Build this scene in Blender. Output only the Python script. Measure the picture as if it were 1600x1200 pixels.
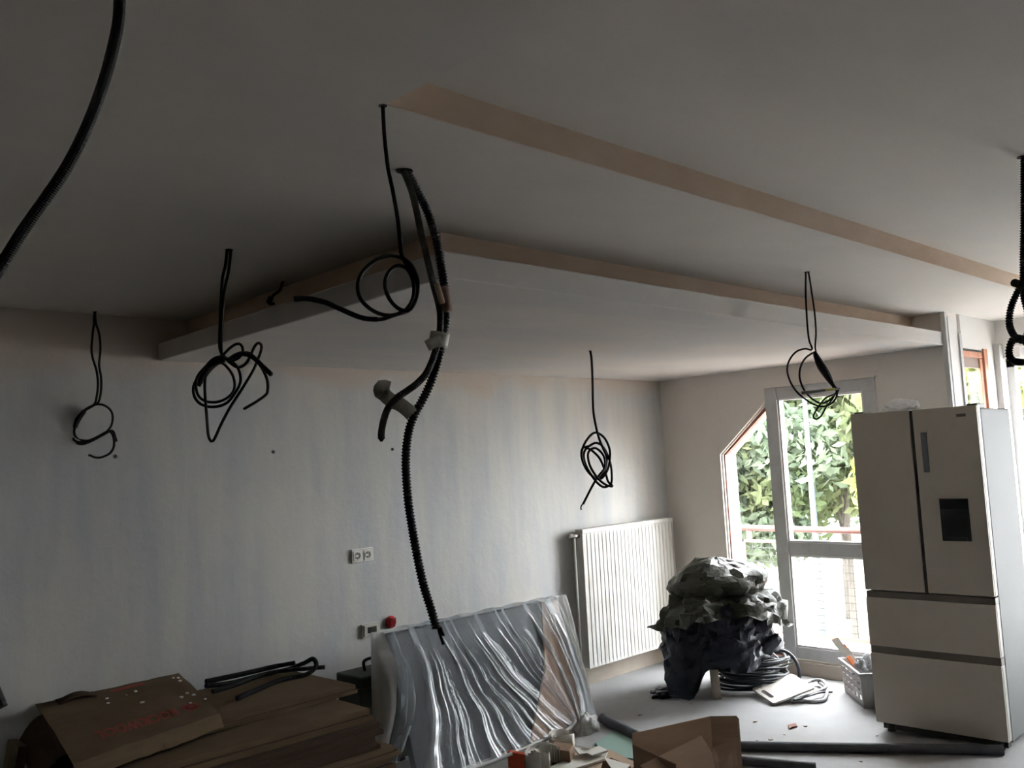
import bpy, bmesh, math, random
from mathutils import Vector, Matrix, noise

random.seed(7)
sc = bpy.context.scene
COL = sc.collection
for o in list(bpy.data.objects):
    bpy.data.objects.remove(o)

# ------------------------------------------------------------------ camera
FPX = 1390.46
CC = Vector((-5.9406, -4.4211, 1.6175))
CR = Vector((0.722736, -0.689168, -0.051970))
CU = Vector((-0.022725, -0.098853, 0.994843))
CF = Vector((0.690751, 0.717827, 0.087106))
cd = bpy.data.cameras.new('camera')
cd.sensor_fit = 'HORIZONTAL'; cd.sensor_width = 36.0
cd.lens = FPX / 1600 * 36.0
cd.clip_start = 0.05; cd.clip_end = 200
cam = bpy.data.objects.new('camera', cd); COL.objects.link(cam)
M = Matrix.Identity(4)
for i in range(3):
    M[i][0] = CR[i]; M[i][1] = CU[i]; M[i][2] = -CF[i]; M[i][3] = CC[i]
cam.matrix_world = M
sc.camera = cam

# ------------------------------------------------------------------ world, sun, exposure
w = bpy.data.worlds.new('sky'); sc.world = w; w.use_nodes = True
bg = w.node_tree.nodes['Background']
bg.inputs[0].default_value = (0.93, 0.97, 1.0, 1); bg.inputs[1].default_value = 35.0
sd = bpy.data.lights.new('sun', 'SUN'); sd.energy = 16.0; sd.angle = 0.03; sd.color = (1, 0.95, 0.85)
so = bpy.data.objects.new('sun', sd); COL.objects.link(so)
so.rotation_euler = Vector((0.25, -0.75, -0.8)).to_track_quat('-Z', 'Y').to_euler()
so.location = (0, 10, 12)
vs = sc.view_settings
sc.display_settings.display_device = 'sRGB'
vs.view_transform = 'Standard'; vs.look = 'None'; vs.gamma = 1.0; vs.exposure = 0.20
vs.use_curve_mapping = False
sc.cycles.max_bounces = 16; sc.cycles.diffuse_bounces = 10; sc.cycles.transparent_max_bounces = 16

# ------------------------------------------------------------------ helpers
FH = Vector((CF.x, CF.y, 0)).normalized()      # level viewing direction
RH = Vector((FH.y, -FH.x, 0))                  # level right

def ray(x, y):
    return CF + CR * ((x - 800) / FPX) - CU * ((y - 600) / FPX)
def on(x, y, axis, v):                         # a point on an axis plane of the room
    d = ray(x, y); t = (v - CC[axis]) / d[axis]; return CC + d * t
def atd(x, y, dep):
    return CC + ray(x, y) * dep
def hang(pts, anchor):                         # points in the upright plane through an anchor, with depth offsets
    out = []
    for i, p in enumerate(pts):
        off = p[2] if len(p) > 2 else 0.0
        d = ray(p[0], p[1]); a = anchor + FH * off
        t = (a - CC).dot(FH) / d.dot(FH); out.append(CC + d * t)
    return out

class MB:
    def __init__(s): s.v = []; s.f = []
    def add(s, vs_, fs):
        n = len(s.v); s.v += [tuple(v) for v in vs_]; s.f += [tuple(i + n for i in f) for f in fs]; return s
    def box(s, x0, x1, y0, y1, z0, z1, fn=None):
        vs_ = [Vector((x, y, z)) for x in (x0, x1) for y in (y0, y1) for z in (z0, z1)]
        if fn: vs_ = [fn(*v) for v in vs_]
        return s.add(vs_, [(0,1,3,2),(4,6,7,5),(0,4,5,1),(2,3,7,6),(0,2,6,4),(1,5,7,3)])
    def prism(s, poly, d):                     # polygon extruded by a vector
        poly = [Vector(p) for p in poly]; n = len(poly); d = Vector(d)
        fs = [tuple(range(n)), tuple(range(2*n-1, n-1, -1))]
        for i in range(n):
            j = (i+1) % n; fs.append((i, n+i, n+j, j))
        return s.add(poly + [p + d for p in poly], fs)
    def tube(s, pts, r, seg=10, cap=True):
        pts = [Vector(p) for p in pts]; n = len(pts)
        T = []
        for i in range(n):
            t = pts[min(i+1, n-1)] - pts[max(i-1, 0)]
            T.append(t.normalized() if t.length > 1e-9 else Vector((0,0,1)))
        a = T[0].orthogonal().normalized(); vs_ = []
        for i in range(n):
            a = a - T[i] * a.dot(T[i])
            a = a.normalized() if a.length > 1e-6 else T[i].orthogonal().normalized()
            b = T[i].cross(a); rr = r(i / (n-1)) if callable(r) else (r[i] if isinstance(r, list) else r)
            for k in range(seg):
                an = 2*math.pi*k/seg
                vs_.append(pts[i] + (a*math.cos(an) + b*math.sin(an))*rr)
        fs = []
        for i in range(n-1):
            for k in range(seg):
                k2 = (k+1) % seg
                fs.append((i*seg+k, i*seg+k2, (i+1)*seg+k2, (i+1)*seg+k))
        if cap:
            fs.append(tuple(range(seg-1, -1, -1))); fs.append(tuple(range((n-1)*seg, n*seg)))
        return s.add(vs_, fs)
    def grid(s, fn, nu, nv, closed=False):
        vs_ = [fn(i/nu, j/nv) for j in range(nv+1) for i in range(nu+1)]
        fs = [(j*(nu+1)+i, j*(nu+1)+i+1, (j+1)*(nu+1)+i+1, (j+1)*(nu+1)+i) for j in range(nv) for i in range(nu)]
        return s.add(vs_, fs)
    def mesh(s, name, bevel=0, seg=2):
        me = bpy.data.meshes.new(name); me.from_pydata(s.v, [], s.f)
        bm = bmesh.new(); bm.from_mesh(me)
        bmesh.ops.recalc_face_normals(bm, faces=bm.faces)
        if bevel:
            es = [e for e in bm.edges if len(e.link_faces) == 2 and e.calc_face_angle(0) > 0.5]
            bmesh.ops.bevel(bm, geom=es, offset=bevel, segments=seg, profile=0.5, affect='EDGES', clamp_overlap=True)
        bm.to_mesh(me); bm.free(); return me

def smooth_path(pts, step):                    # Catmull-Rom resampled at an even step
    pts = [Vector(p) for p in pts]
    P = [pts[0]*2 - pts[1]] + pts + [pts[-1]*2 - pts[-2]]
    out = []
    for i in range(1, len(P)-2):
        p0, p1, p2, p3 = P[i-1], P[i], P[i+1], P[i+2]
        for k in range(12):
            t = k/12
            out.append(0.5*((2*p1) + (p2-p0)*t + (2*p0-5*p1+4*p2-p3)*t*t + (3*p1-p0-3*p2+p3)*t**3))
    out.append(P[-2])
    res = [out[0]]; acc = 0
    for a, b in zip(out, out[1:]):
        L = (b-a).length
        while acc + L >= step and L > 1e-9:
            q = (step-acc)/L; a = a.lerp(b, q); res.append(a.copy()); L = (b-a).length; acc = 0
        acc += L
    if (res[-1]-out[-1]).length > step*0.3: res.append(out[-1])
    return res

def obj(name, mb, mat, parent=None, smooth=False, bevel=0, thick=0):
    me = mb.mesh(name, bevel) if isinstance(mb, MB) else mb
    o = bpy.data.objects.new(name, me); COL.objects.link(o)
    me.materials.clear(); me.materials.append(mat)
    if smooth:
        me.polygons.foreach_set('use_smooth', [True]*len(me.polygons))
    if thick:
        m = o.modifiers.new('thickness', 'SOLIDIFY'); m.thickness = thick; m.offset = 0
    if parent:
        o.parent = parent
        if parent.data is None: o.matrix_parent_inverse = Matrix.Translation(-parent.location)
    return o
def tag(o, label, cat=None, group=None, kind=None):
    o['label'] = label
    if cat: o['category'] = cat
    if group: o['group'] = group
    if kind: o['kind'] = kind
    return o
def thing(name, label, cat, loc=(0,0,0), group=None):
    o = bpy.data.objects.new(name, None); COL.objects.link(o); o.location = loc; o.empty_display_size = 0.1
    return tag(o, label, cat, group)
def struct(name, mb, mat, label=None, bevel=0):
    o = obj(name, mb, mat, bevel=bevel); o['kind'] = 'structure'
    if label: o['label'] = label
    return o

# ------------------------------------------------------------------ materials
def mat(name, col, rough=0.7, metal=0.0, col2=None, scale=(8,8,8), detail=4, bump=0.0, bscale=40, lo=0.35, hi=0.65, spec=None, col3=None, scale3=(2,2,2)):
    m = bpy.data.materials.new(name); m.use_nodes = True
    nt = m.node_tree; N = nt.nodes; L = nt.links; p = N['Principled BSDF']
    p.inputs['Base Color'].default_value = (*col, 1); p.inputs['Roughness'].default_value = rough
    p.inputs['Metallic'].default_value = metal
    if spec is not None: p.inputs['Specular IOR Level'].default_value = spec
    tc = N.new('ShaderNodeTexCoord')
    def nz(sc3, det):
        mp = N.new('ShaderNodeMapping'); mp.inputs['Scale'].default_value = sc3
        n = N.new('ShaderNodeTexNoise'); n.inputs['Scale'].default_value = 1; n.inputs['Detail'].default_value = det
        n.inputs['Roughness'].default_value = 0.6
        L.new(tc.outputs['Object'], mp.inputs[0]); L.new(mp.outputs[0], n.inputs['Vector']); return n
    src = None
    if col2:
        n = nz(scale, detail); r = N.new('ShaderNodeValToRGB')
        r.color_ramp.elements[0].position = lo; r.color_ramp.elements[1].position = hi
        r.color_ramp.elements[0].color = (*col, 1); r.color_ramp.elements[1].color = (*col2, 1)
        L.new(n.outputs['Fac'], r.inputs[0]); src = r.outputs[0]
        if col3:
            n3 = nz(scale3, 5); r3 = N.new('ShaderNodeValToRGB')
            r3.color_ramp.elements[0].position = 0.5; r3.color_ramp.elements[1].position = 0.72
            mx = N.new('ShaderNodeMix'); mx.data_type = 'RGBA'; mx.inputs[7].default_value = (*col3, 1)
            L.new(n3.outputs['Fac'], r3.inputs[0]); L.new(r3.outputs[0], mx.inputs[0]); L.new(src, mx.inputs[6]); src = mx.outputs[2]
        L.new(src, p.inputs['Base Color'])
    if bump:
        n = nz((bscale,)*3, 3); b = N.new('ShaderNodeBump'); b.inputs['Strength'].default_value = bump
        b.inputs['Distance'].default_value = 0.02
        L.new(n.outputs['Fac'], b.inputs['Height']); L.new(b.outputs[0], p.inputs['Normal'])
    return m

def wall_mat():
    m = mat('grey plaster wall', (0.57, 0.565, 0.535), 0.9, col2=(0.475, 0.49, 0.505), scale=(7, 7, 0.9), detail=6, lo=0.38, hi=0.64,
            bump=0.12, bscale=14, col3=(0.60, 0.575, 0.53), scale3=(1.6, 1.6, 1.2), spec=0.2)
    nt = m.node_tree; N = nt.nodes; L = nt.links; p = N['Principled BSDF']
    src = p.inputs['Base Color'].links[0].from_socket
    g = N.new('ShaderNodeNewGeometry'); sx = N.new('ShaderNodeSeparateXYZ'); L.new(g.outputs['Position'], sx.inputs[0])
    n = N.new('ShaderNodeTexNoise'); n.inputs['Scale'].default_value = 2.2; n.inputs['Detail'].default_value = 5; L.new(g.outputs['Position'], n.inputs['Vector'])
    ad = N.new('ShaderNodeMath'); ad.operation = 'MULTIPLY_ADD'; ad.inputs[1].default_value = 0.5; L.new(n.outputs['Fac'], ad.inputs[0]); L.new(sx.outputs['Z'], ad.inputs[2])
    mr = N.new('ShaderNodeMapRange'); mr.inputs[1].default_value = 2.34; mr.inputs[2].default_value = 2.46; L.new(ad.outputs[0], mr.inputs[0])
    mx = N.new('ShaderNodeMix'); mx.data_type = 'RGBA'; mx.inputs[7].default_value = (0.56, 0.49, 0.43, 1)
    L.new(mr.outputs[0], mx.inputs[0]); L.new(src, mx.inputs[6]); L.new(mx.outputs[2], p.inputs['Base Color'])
    return m

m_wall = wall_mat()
m_wall2 = mat('beige painted wall', (0.80, 0.75, 0.70), 0.85, col2=(0.83, 0.785, 0.735), scale=(2, 2, 2), bump=0.05, bscale=20, spec=0.2)
m_ceil = mat('white ceiling plaster', (0.62, 0.585, 0.54), 0.9, col2=(0.57, 0.555, 0.535), scale=(1.3, 2.2, 1), detail=5, bump=0.04, bscale=10, col3=(0.64, 0.60, 0.55), scale3=(0.8, 1.7, 1), spec=0.15)
m_face = mat('raw tan board edge', (0.57, 0.44, 0.34), 0.9, col2=(0.64, 0.52, 0.42), scale=(2.5, 2, 6), bump=0.05, bscale=25, spec=0.1)
m_slab = mat('dropped ceiling plaster', (0.60, 0.565, 0.53), 0.9, col2=(0.545, 0.54, 0.535), scale=(1.5, 3.0, 2), detail=5, spec=0.15, col3=(0.64, 0.59, 0.54), scale3=(1, 3, 1))
m_floor = mat('dusty screed floor', (0.29, 0.288, 0.286), 0.8, col2=(0.34, 0.338, 0.34), scale=(1.6, 1.6, 1), detail=8, bump=0.06, bscale=22, col3=(0.25, 0.235, 0.21), scale3=(0.9, 0.9, 1))
m_dim = mat('plaster darkened to cut bounce', (0.115, 0.102, 0.088), 0.9, col2=(0.14, 0.125, 0.108), scale=(2, 2, 2))  # invented dark tone for the unseen walls, cuts bounce light on the left
m_base = mat('dusty skirting', (0.42, 0.37, 0.31), 0.9, col2=(0.36, 0.31, 0.26), scale=(3, 3, 9))
m_white = mat('white painted reveal', (0.78, 0.77, 0.75), 0.7)
m_frame = mat('grey white window paint', (0.56, 0.56, 0.56), 0.55, col2=(0.48, 0.475, 0.47), scale=(12, 12, 9), lo=0.5, hi=0.75)
m_wood = mat('red brown window wood', (0.34, 0.13, 0.075), 0.6, col2=(0.46, 0.22, 0.13), scale=(30, 30, 3))
m_rail = mat('brick red railing paint', (0.055, 0.017, 0.012), 0.6)
m_wframe = mat('salmon window paint', (0.30, 0.115, 0.085), 0.6)
m_black = mat('black cable sheath', (0.008, 0.008, 0.008), 0.5, spec=0.25)
m_cond = mat('black corrugated conduit', (0.009, 0.009, 0.010), 0.55, spec=0.3)
m_gcond = mat('dark grey conduit', (0.045, 0.043, 0.038), 0.55, spec=0.3)
m_tape = mat('off white tape', (0.50, 0.48, 0.42), 0.6)
m_card = mat('brown cardboard', (0.30, 0.205, 0.145), 0.9, col2=(0.35, 0.25, 0.18), scale=(5, 5, 14), spec=0.1)
m_card2 = mat('pale cardboard', (0.36, 0.27, 0.20), 0.9, col2=(0.30, 0.22, 0.16), scale=(4, 4, 30), spec=0.1)
m_card3 = mat('dark cardboard', (0.19, 0.125, 0.085), 0.9, col2=(0.23, 0.16, 0.11), scale=(4, 4, 30), spec=0.1)
m_shade1 = mat('shaded brown cardboard', (0.078, 0.050, 0.027), 0.9, col2=(0.10, 0.069, 0.040), scale=(5, 5, 14), spec=0.1)  # these three cardboards carry the stack's shade in their darkened colour
m_shade2 = mat('shaded pale cardboard', (0.118, 0.084, 0.050), 0.9, col2=(0.088, 0.061, 0.036), scale=(4, 4, 30), spec=0.1)
m_shade3 = mat('shaded dark cardboard', (0.045, 0.028, 0.019), 0.9, col2=(0.06, 0.04, 0.027), scale=(4, 4, 30), spec=0.1)
m_print = mat('orange red print', (0.24, 0.022, 0.012), 0.8)
m_fridge = mat('champagne fridge front', (0.56, 0.51, 0.43), 0.45, metal=0.25, col2=(0.59, 0.545, 0.47), scale=(3, 3, 3))
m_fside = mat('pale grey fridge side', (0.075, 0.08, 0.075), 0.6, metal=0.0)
m_fedge = mat('light fridge door edge', (0.36, 0.355, 0.33), 0.4)
m_dark = mat('dark plastic gap', (0.02, 0.018, 0.016), 0.5)
m_groove = mat('grey brown handle groove', (0.12, 0.105, 0.09), 0.5)
m_disp = mat('charcoal dispenser', (0.016, 0.019, 0.021), 0.35)
m_slate = mat('slate display', (0.16, 0.17, 0.19), 0.4)
m_rad = mat('white radiator enamel', (0.66, 0.66, 0.63), 0.5, col2=(0.58, 0.57, 0.53), scale=(9, 9, 2.2), lo=0.45, hi=0.7, col3=(0.46, 0.43, 0.37), scale3=(14, 14, 1.6))
m_metal = mat('brushed metal', (0.5, 0.47, 0.42), 0.35, metal=0.9)
m_tarp = mat('olive tarpaulin', (0.026, 0.028, 0.016), 0.46, bump=0.25, bscale=35, spec=0.35)
m_tarpb = mat('blue black tarpaulin', (0.012, 0.015, 0.026), 0.48, bump=0.25, bscale=30, spec=0.3)
m_lath = mat('pale weathered timber', (0.47, 0.42, 0.35), 0.8, col2=(0.37, 0.32, 0.26), scale=(30, 30, 3))
m_board = mat('dusty white plastic', (0.66, 0.63, 0.58), 0.6, col2=(0.45, 0.40, 0.35), scale=(6, 6, 6), detail=6, lo=0.48, hi=0.75)
m_gcable = mat('grey cable sheath', (0.30, 0.30, 0.29), 0.6)
m_dcable = mat('dark blue grey cable', (0.022, 0.026, 0.035), 0.45)
m_crate = mat('grey white crate plastic', (0.56, 0.55, 0.54), 0.5)
m_paper = mat('white paper', (0.74, 0.74, 0.76), 0.8)
m_orange = mat('orange plastic', (0.62, 0.16, 0.05), 0.5)
m_red = mat('red plastic', (0.36, 0.008, 0.012), 0.35)
m_redor = mat('orange red carton', (0.50, 0.07, 0.02), 0.6)
m_plate = mat('white switch plastic', (0.68, 0.66, 0.62), 0.4)
m_thermo = mat('cream switch plastic', (0.50, 0.47, 0.41), 0.45)
m_screen = mat('dim display', (0.035, 0.033, 0.025), 0.3)
m_hole = mat('dark hole', (0.012, 0.011, 0.010), 0.8)
m_pipe = mat('charcoal foam pipe', (0.045, 0.05, 0.058), 0.7, col2=(0.075, 0.08, 0.088), scale=(8, 8, 8))
m_gyps = mat('white plasterboard', (0.60, 0.58, 0.53), 0.9)
m_gypg = mat('green plasterboard', (0.22, 0.33, 0.28), 0.9)
m_green = mat('dark green metal', (0.030, 0.045, 0.034), 0.6)
m_slatep = mat('slate blue panel', (0.045, 0.055, 0.066), 0.7)
m_pink = mat('pinkish board', (0.42, 0.27, 0.20), 0.85, col2=(0.52, 0.40, 0.32), scale=(14, 3, 2))
m_plank = mat('raw plank', (0.13, 0.09, 0.052), 0.8, col2=(0.17, 0.12, 0.075), scale=(3, 30, 30))
m_ground = mat('pale pavement', (0.30, 0.28, 0.25), 0.9, col2=(0.24, 0.22, 0.19), scale=(0.5, 0.5, 0.5))
m_terra = mat('terracotta balcony tile', (0.055, 0.024, 0.013), 0.8, col2=(0.07, 0.034, 0.02), scale=(4, 4, 4))
m_pole = mat('pale blue grey pole', (0.040, 0.050, 0.060), 0.7)
m_outw = mat('white outside render', (0.5, 0.5, 0.48), 0.9)
m_bark = mat('bark', (0.055, 0.048, 0.040), 0.9, col2=(0.08, 0.07, 0.058), scale=(6, 6, 2))
m_chip = mat('plaster crumbs', (0.72, 0.70, 0.66), 0.9)

def leaf_mat(name, a, b):
    m = bpy.data.materials.new(name); m.use_nodes = True; nt = m.node_tree; N = nt.nodes; L = nt.links
    for n in list(N): N.remove(n)
    out = N.new('ShaderNodeOutputMaterial'); d = N.new('ShaderNodeBsdfDiffuse'); t = N.new('ShaderNodeBsdfTranslucent'); mx = N.new('ShaderNodeMixShader')
    g = N.new('ShaderNodeNewGeometry'); n = N.new('ShaderNodeTexNoise'); n.inputs['Scale'].default_value = 0.9; n.inputs['Detail'].default_value = 4
    r = N.new('ShaderNodeValToRGB'); r.color_ramp.elements[0].position = 0.38; r.color_ramp.elements[1].position = 0.62
    r.color_ramp.elements[0].color = (*a, 1); r.color_ramp.elements[1].color = (*b, 1)
    L.new(g.outputs['Position'], n.inputs['Vector']); L.new(n.outputs['Fac'], r.inputs[0])
    L.new(r.outputs[0], d.inputs[0]); L.new(r.outputs[0], t.inputs[0]); mx.inputs[0].default_value = 0.5
    L.new(d.outputs[0], mx.inputs[1]); L.new(t.outputs[0], mx.inputs[2]); L.new(mx.outputs[0], out.inputs[0]); return m
m_leaf = leaf_mat('green leaves', (0.085, 0.112, 0.055), (0.175, 0.198, 0.105))
m_leafb = leaf_mat('blue green leaves', (0.082, 0.110, 0.075), (0.145, 0.176, 0.120))
m_leafy = leaf_mat('yellow green leaves', (0.100, 0.120, 0.034), (0.180, 0.190, 0.075))

def thin_mat(name, transp, body, gloss, rough, transl=0.4, var=0.0):
    m = bpy.data.materials.new(name); m.use_nodes = True; nt = m.node_tree; N = nt.nodes; L = nt.links
    for n in list(N): N.remove(n)
    out = N.new('ShaderNodeOutputMaterial')
    d = N.new('ShaderNodeBsdfDiffuse'); d.inputs[0].default_value = (*body, 1)
    t = N.new('ShaderNodeBsdfTranslucent'); t.inputs[0].default_value = (*body, 1)
    a = N.new('ShaderNodeMixShader'); a.inputs[0].default_value = transl; L.new(d.outputs[0], a.inputs[1]); L.new(t.outputs[0], a.inputs[2])
    g = N.new('ShaderNodeBsdfGlossy'); g.inputs['Roughness'].default_value = rough
    b = N.new('ShaderNodeMixShader'); b.inputs[0].default_value = gloss; L.new(a.outputs[0], b.inputs[1]); L.new(g.outputs[0], b.inputs[2])
    tr = N.new('ShaderNodeBsdfTransparent'); c = N.new('ShaderNodeMixShader'); c.inputs[0].default_value = transp
    L.new(b.outputs[0], c.inputs[1]); L.new(tr.outputs[0], c.inputs[2]); L.new(c.outputs[0], out.inputs[0])
    if var:
        ge = N.new('ShaderNodeNewGeometry'); n = N.new('ShaderNodeTexNoise'); n.inputs['Scale'].default_value = 5; n.inputs['Detail'].default_value = 5
        mr = N.new('ShaderNodeMapRange'); mr.inputs[1].default_value = 0.35; mr.inputs[2].default_value = 0.65; mr.inputs[3].default_value = transp - var; mr.inputs[4].default_value = transp + var
        L.new(ge.outputs['Position'], n.inputs['Vector']); L.new(n.outputs['Fac'], mr.inputs[0]); L.new(mr.outputs[0], c.inputs[0])
    return m
m_glass = thin_mat('window glass', 0.985, (0.8, 0.85, 0.85), 0.9, 0.02)
m_film = thin_mat('thin dust film', 0.62, (0.50, 0.56, 0.62), 0.20, 0.25, 0.3, 0.24)
m_filmw = thin_mat('milky dust film', 0.24, (0.64, 0.64, 0.62), 0.12, 0.3, 0.35, 0.10)
m_film2 = thin_mat('clinging dust film', 0.6, (0.60, 0.66, 0.72), 0.20, 0.25, 0.3)
def _cling(m):
    N = m.node_tree.nodes; L = m.node_tree.links
    a = N.new('ShaderNodeAttribute'); a.attribute_name = 'cling'
    mr = N.new('ShaderNodeMapRange'); mr.inputs[1].default_value = 0.2; mr.inputs[2].default_value = 0.85; mr.inputs[3].default_value = 0.80; mr.inputs[4].default_value = 0.22
    L.new(a.outputs['Fac'], mr.inputs[0])
    c = [n for n in N if n.type == 'MIX_SHADER' and n.outputs[0].links and n.outputs[0].links[0].to_node.type == 'OUTPUT_MATERIAL'][0]
    L.new(mr.outputs[0], c.inputs[0])
_cling(m_film2)
m_bagw = thin_mat('white film bag', 0.12, (0.85, 0.84, 0.82), 0.08, 0.35, 0.4)
m_curtain = thin_mat('sheer white curtain', 0.10, (0.80, 0.80, 0.82), 0.0, 0.5, 0.6)

# ------------------------------------------------------------------ the setting
ZM, ZSB, ZST, ZU = 2.429, 2.214, 2.303, 2.510
YS, XS, YU, XU = 2.267, 4.140, 2.069, 3.986
XR, YR = 4.780, 2.854
XL, YB, XB = -9.0, -7.0, 0.87       # left wall, wall behind the camera, bay wall
BY = -2.29                          # the wall that turns outwards into the bay

struct('floor', MB().box(XL, 0.0, YB, 0.0, -0.2, 0.0).box(0.0, XB + 0.2, YB, BY, -0.2, 0.0), m_floor, 'pale dusty screed floor')
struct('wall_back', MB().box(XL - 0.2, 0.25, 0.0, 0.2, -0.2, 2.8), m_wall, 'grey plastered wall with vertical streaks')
struct('wall_left', MB().box(XL - 0.2, XL, YB, 0.0, -0.2, 2.8), m_dim)  # out of view, set far out and dark to reduce bounce
struct('wall_behind', MB().box(XL - 0.2, XB + 0.2, YB - 0.2, YB, -0.2, 2.8), m_dim)
# the window wall: an opening with a slanted corner
oy0, oyp, oy1, oz0, ozl, ozs, ozt = -0.528, -0.955, -1.79, 0.10, 1.592, 1.965, 2.062
T = 0.22
wr = MB()
wr.box(0, T, oy0, 0.0, -0.2, 2.8)
wr.prism([(0, oy0, ozl), (0, oyp, ozs), (0, oyp, 2.8), (0, oy0, 2.8)], (T, 0, 0))
wr.box(0, T, oy1, oyp, ozt, 2.8)
wr.box(0, T, BY + 0.02, oy1, -0.2, 2.8).box(0, 0.16, BY, BY + 0.02, -0.2, 2.8)
wr.box(0, T, oy1, oy0, -0.2, oz0)
struct('wall_right', wr, m_wall2, 'beige wall with the balcony door and a window with a slanted corner')
# wall turning into the bay, with the small wooden window
wb = MB()
wx0, wx1, wz0, wz1 = 0.185, 0.60, 1.05, 2.20
wb.box(T, XB + 0.2, BY, BY + 0.03, -0.2, wz0).box(T, XB + 0.2, BY, BY + 0.03, wz1, 2.8)
wb.box(wx1 + 0.05, XB + 0.2, BY, BY + 0.03, wz0, wz1)
struct('wall_bay', wb, m_white, 'white wall turning outwards into the bay')
ww = MB(); gy0, gy1, gz0, gz1 = -2.33, -4.3, 0.12, 2.16
ww.box(XB, XB + 0.2, BY + 0.1, gy0, -0.2, 2.8).box(XB, XB + 0.2, gy1, YB, -0.2, 2.8)
ww.box(XB, XB + 0.2, gy0, gy1, gz1, 2.8).box(XB, XB + 0.2, gy0, gy1, -0.2, gz0)
struct('wall_bay_front', ww, m_white)
# ceiling with a shallow recess
ce = struct('ceiling', MB().box(XL, 0.0, -YR, 0.0, ZM, 2.75).box(0.0, XB, -YR, BY, ZM, 2.75).box(XL, -XR, YB, -YR, ZM, 2.75)
            .box(-XR, XB, YB, -5.9, ZM, 2.75), m_ceil, 'pale plastered ceiling in dim light')
obj('recess_panel', MB().box(-XR, XB, -5.9, -YR, ZU, 2.75), m_ceil, ce)
rf = obj('recess_edge', MB().box(-XR, XB, -YR - 0.004, -YR, ZM + 0.001, ZU), m_face, ce); rf['label'] = 'tan raw edge of the ceiling recess'
sl = obj('dropped_slab', MB().box(-XS, 0.0, -YS, 0.0, ZSB, ZST), m_slab, ce, bevel=0.006); sl['label'] = 'lowered pale ceiling slab over the corner'
ub = obj('cove_box', MB().box(-XU, 0.0, -YU, 0.0, ZST, ZM), m_face, ce); ub['label'] = 'tan set-back box carrying the lowered slab'
struct('baseboard_back', MB().box(-1.9, 0.0, -0.018, 0.0, 0.0, 0.135), m_base, 'dusty beige skirting below the radiator', bevel=0.003)
struct('baseboard_right', MB().box(-0.03, 0.0, -2.2, -0.03, 0.0, 0.095), m_base, 'dusty threshold below the balcony door', bevel=0.004)
struct('trim_1', MB().box(-0.035, 0.0, -2.29, -2.262, 1.0, ZM), m_frame, 'grey upright strip at the end of the beige wall')
struct('trim_2', MB().box(0.145, 0.185, -2.305, -2.285, 1.0, 2.30), m_frame)
struct('trim_3', MB().box(0.80, 0.87, -2.33, -2.29, 0.0, 2.26), m_frame, 'grey upright strip between small window and curtain', bevel=0.005)
struct('trim_4', MB().box(0.0, 0.02, -2.294, -2.29, 0.0, 2.4).box(0.02, 0.145, -2.294, -2.289, 0.0, 2.4), m_white)

# wall plug holes as small marks in the back wall
wallb = bpy.data.objects['wall_back']
for (x, z) in ((-4.356, 1.743), (-3.519, 1.74), (-2.723, 1.732)):
    obj('plug_hole', MB().tube([(x, 0.001, z), (x, -0.003, z)], 0.009, 10), m_hole, wallb)

# window_1: fixed light with slanted corner
def prism_yz(poly, x0, x1): return MB().prism([(x0, y, z) for y, z in poly], (x1 - x0, 0, 0))
w1 = struct('window_1', MB().box(0.035, 0.085, oy0 - 0.022, oy0, oz0, ozl).prism([(0.035, oy0, ozl), (0.035, oyp, ozs), (0.035, oyp, ozs - 0.045), (0.035, oy0 - 0.022, ozl - 0.012)], (0.05, 0, 0)).box(0.035, 0.085, oyp, oy0, oz0, oz0 + 0.06), m_wframe, 'fixed window with slanted upper corner left of balcony door')
obj('bead', MB().box(0.018, 0.036, oy0 - 0.012, oy0, oz0, ozl).prism([(0.018, oy0, ozl), (0.018, oyp, ozs), (0.018, oyp, ozs - 0.014), (0.018, oy0 - 0.012, ozl - 0.004)], (0.018, 0, 0)), m_white, w1)
obj('pane', prism_yz([(oy0 - 0.022, oz0 + 0.06), (oy0 - 0.022, ozl - 0.012), (oyp, ozs - 0.045), (oyp, oz0 + 0.06)], 0.055, 0.060), m_glass, w1)
# door_1: balcony door
d1 = struct('door_1', MB().box(-0.012, 0.085, -1.052, oyp, oz0, ozt), m_frame, 'grey white balcony door with two panes', bevel=0.004)
obj('head_frame', MB().box(-0.012, 0.085, oy1, -1.052, 1.975, ozt), m_frame, d1, bevel=0.004)
obj('jamb', MB().box(-0.012, 0.085, oy1, -1.70, oz0, 1.975), m_frame, d1, bevel=0.004)
obj('bottom_rail', MB().box(-0.006, 0.085, -1.70, -1.052, oz0 + 0.01, 0.192), m_frame, d1, bevel=0.004)
obj('middle_rail', MB().box(-0.006, 0.085, -1.70, -1.052, 0.842, 0.934), m_frame, d1, bevel=0.004)
obj('head_strip', MB().box(-0.03, 0.0, -1.80, -0.98, 2.062, 2.074), m_wall2, d1)
for z0, z1 in ((0.192, 0.842), (0.934, 1.975)):
    p_ = obj('pane', MB().box(0.045, 0.05, -1.70, -1.052, z0, z1), m_glass, d1)
    fb = MB().box(0.0, 0.044, -1.066, -1.052, z0, z1).box(0.0, 0.044, -1.70, -1.686, z0, z1).box(0.0, 0.044, -1.686, -1.066, z0, z0 + 0.014).box(0.0, 0.044, -1.686, -1.066, z1 - 0.012, z1)
    obj('glazing_bead', fb, m_white, p_)
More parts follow.
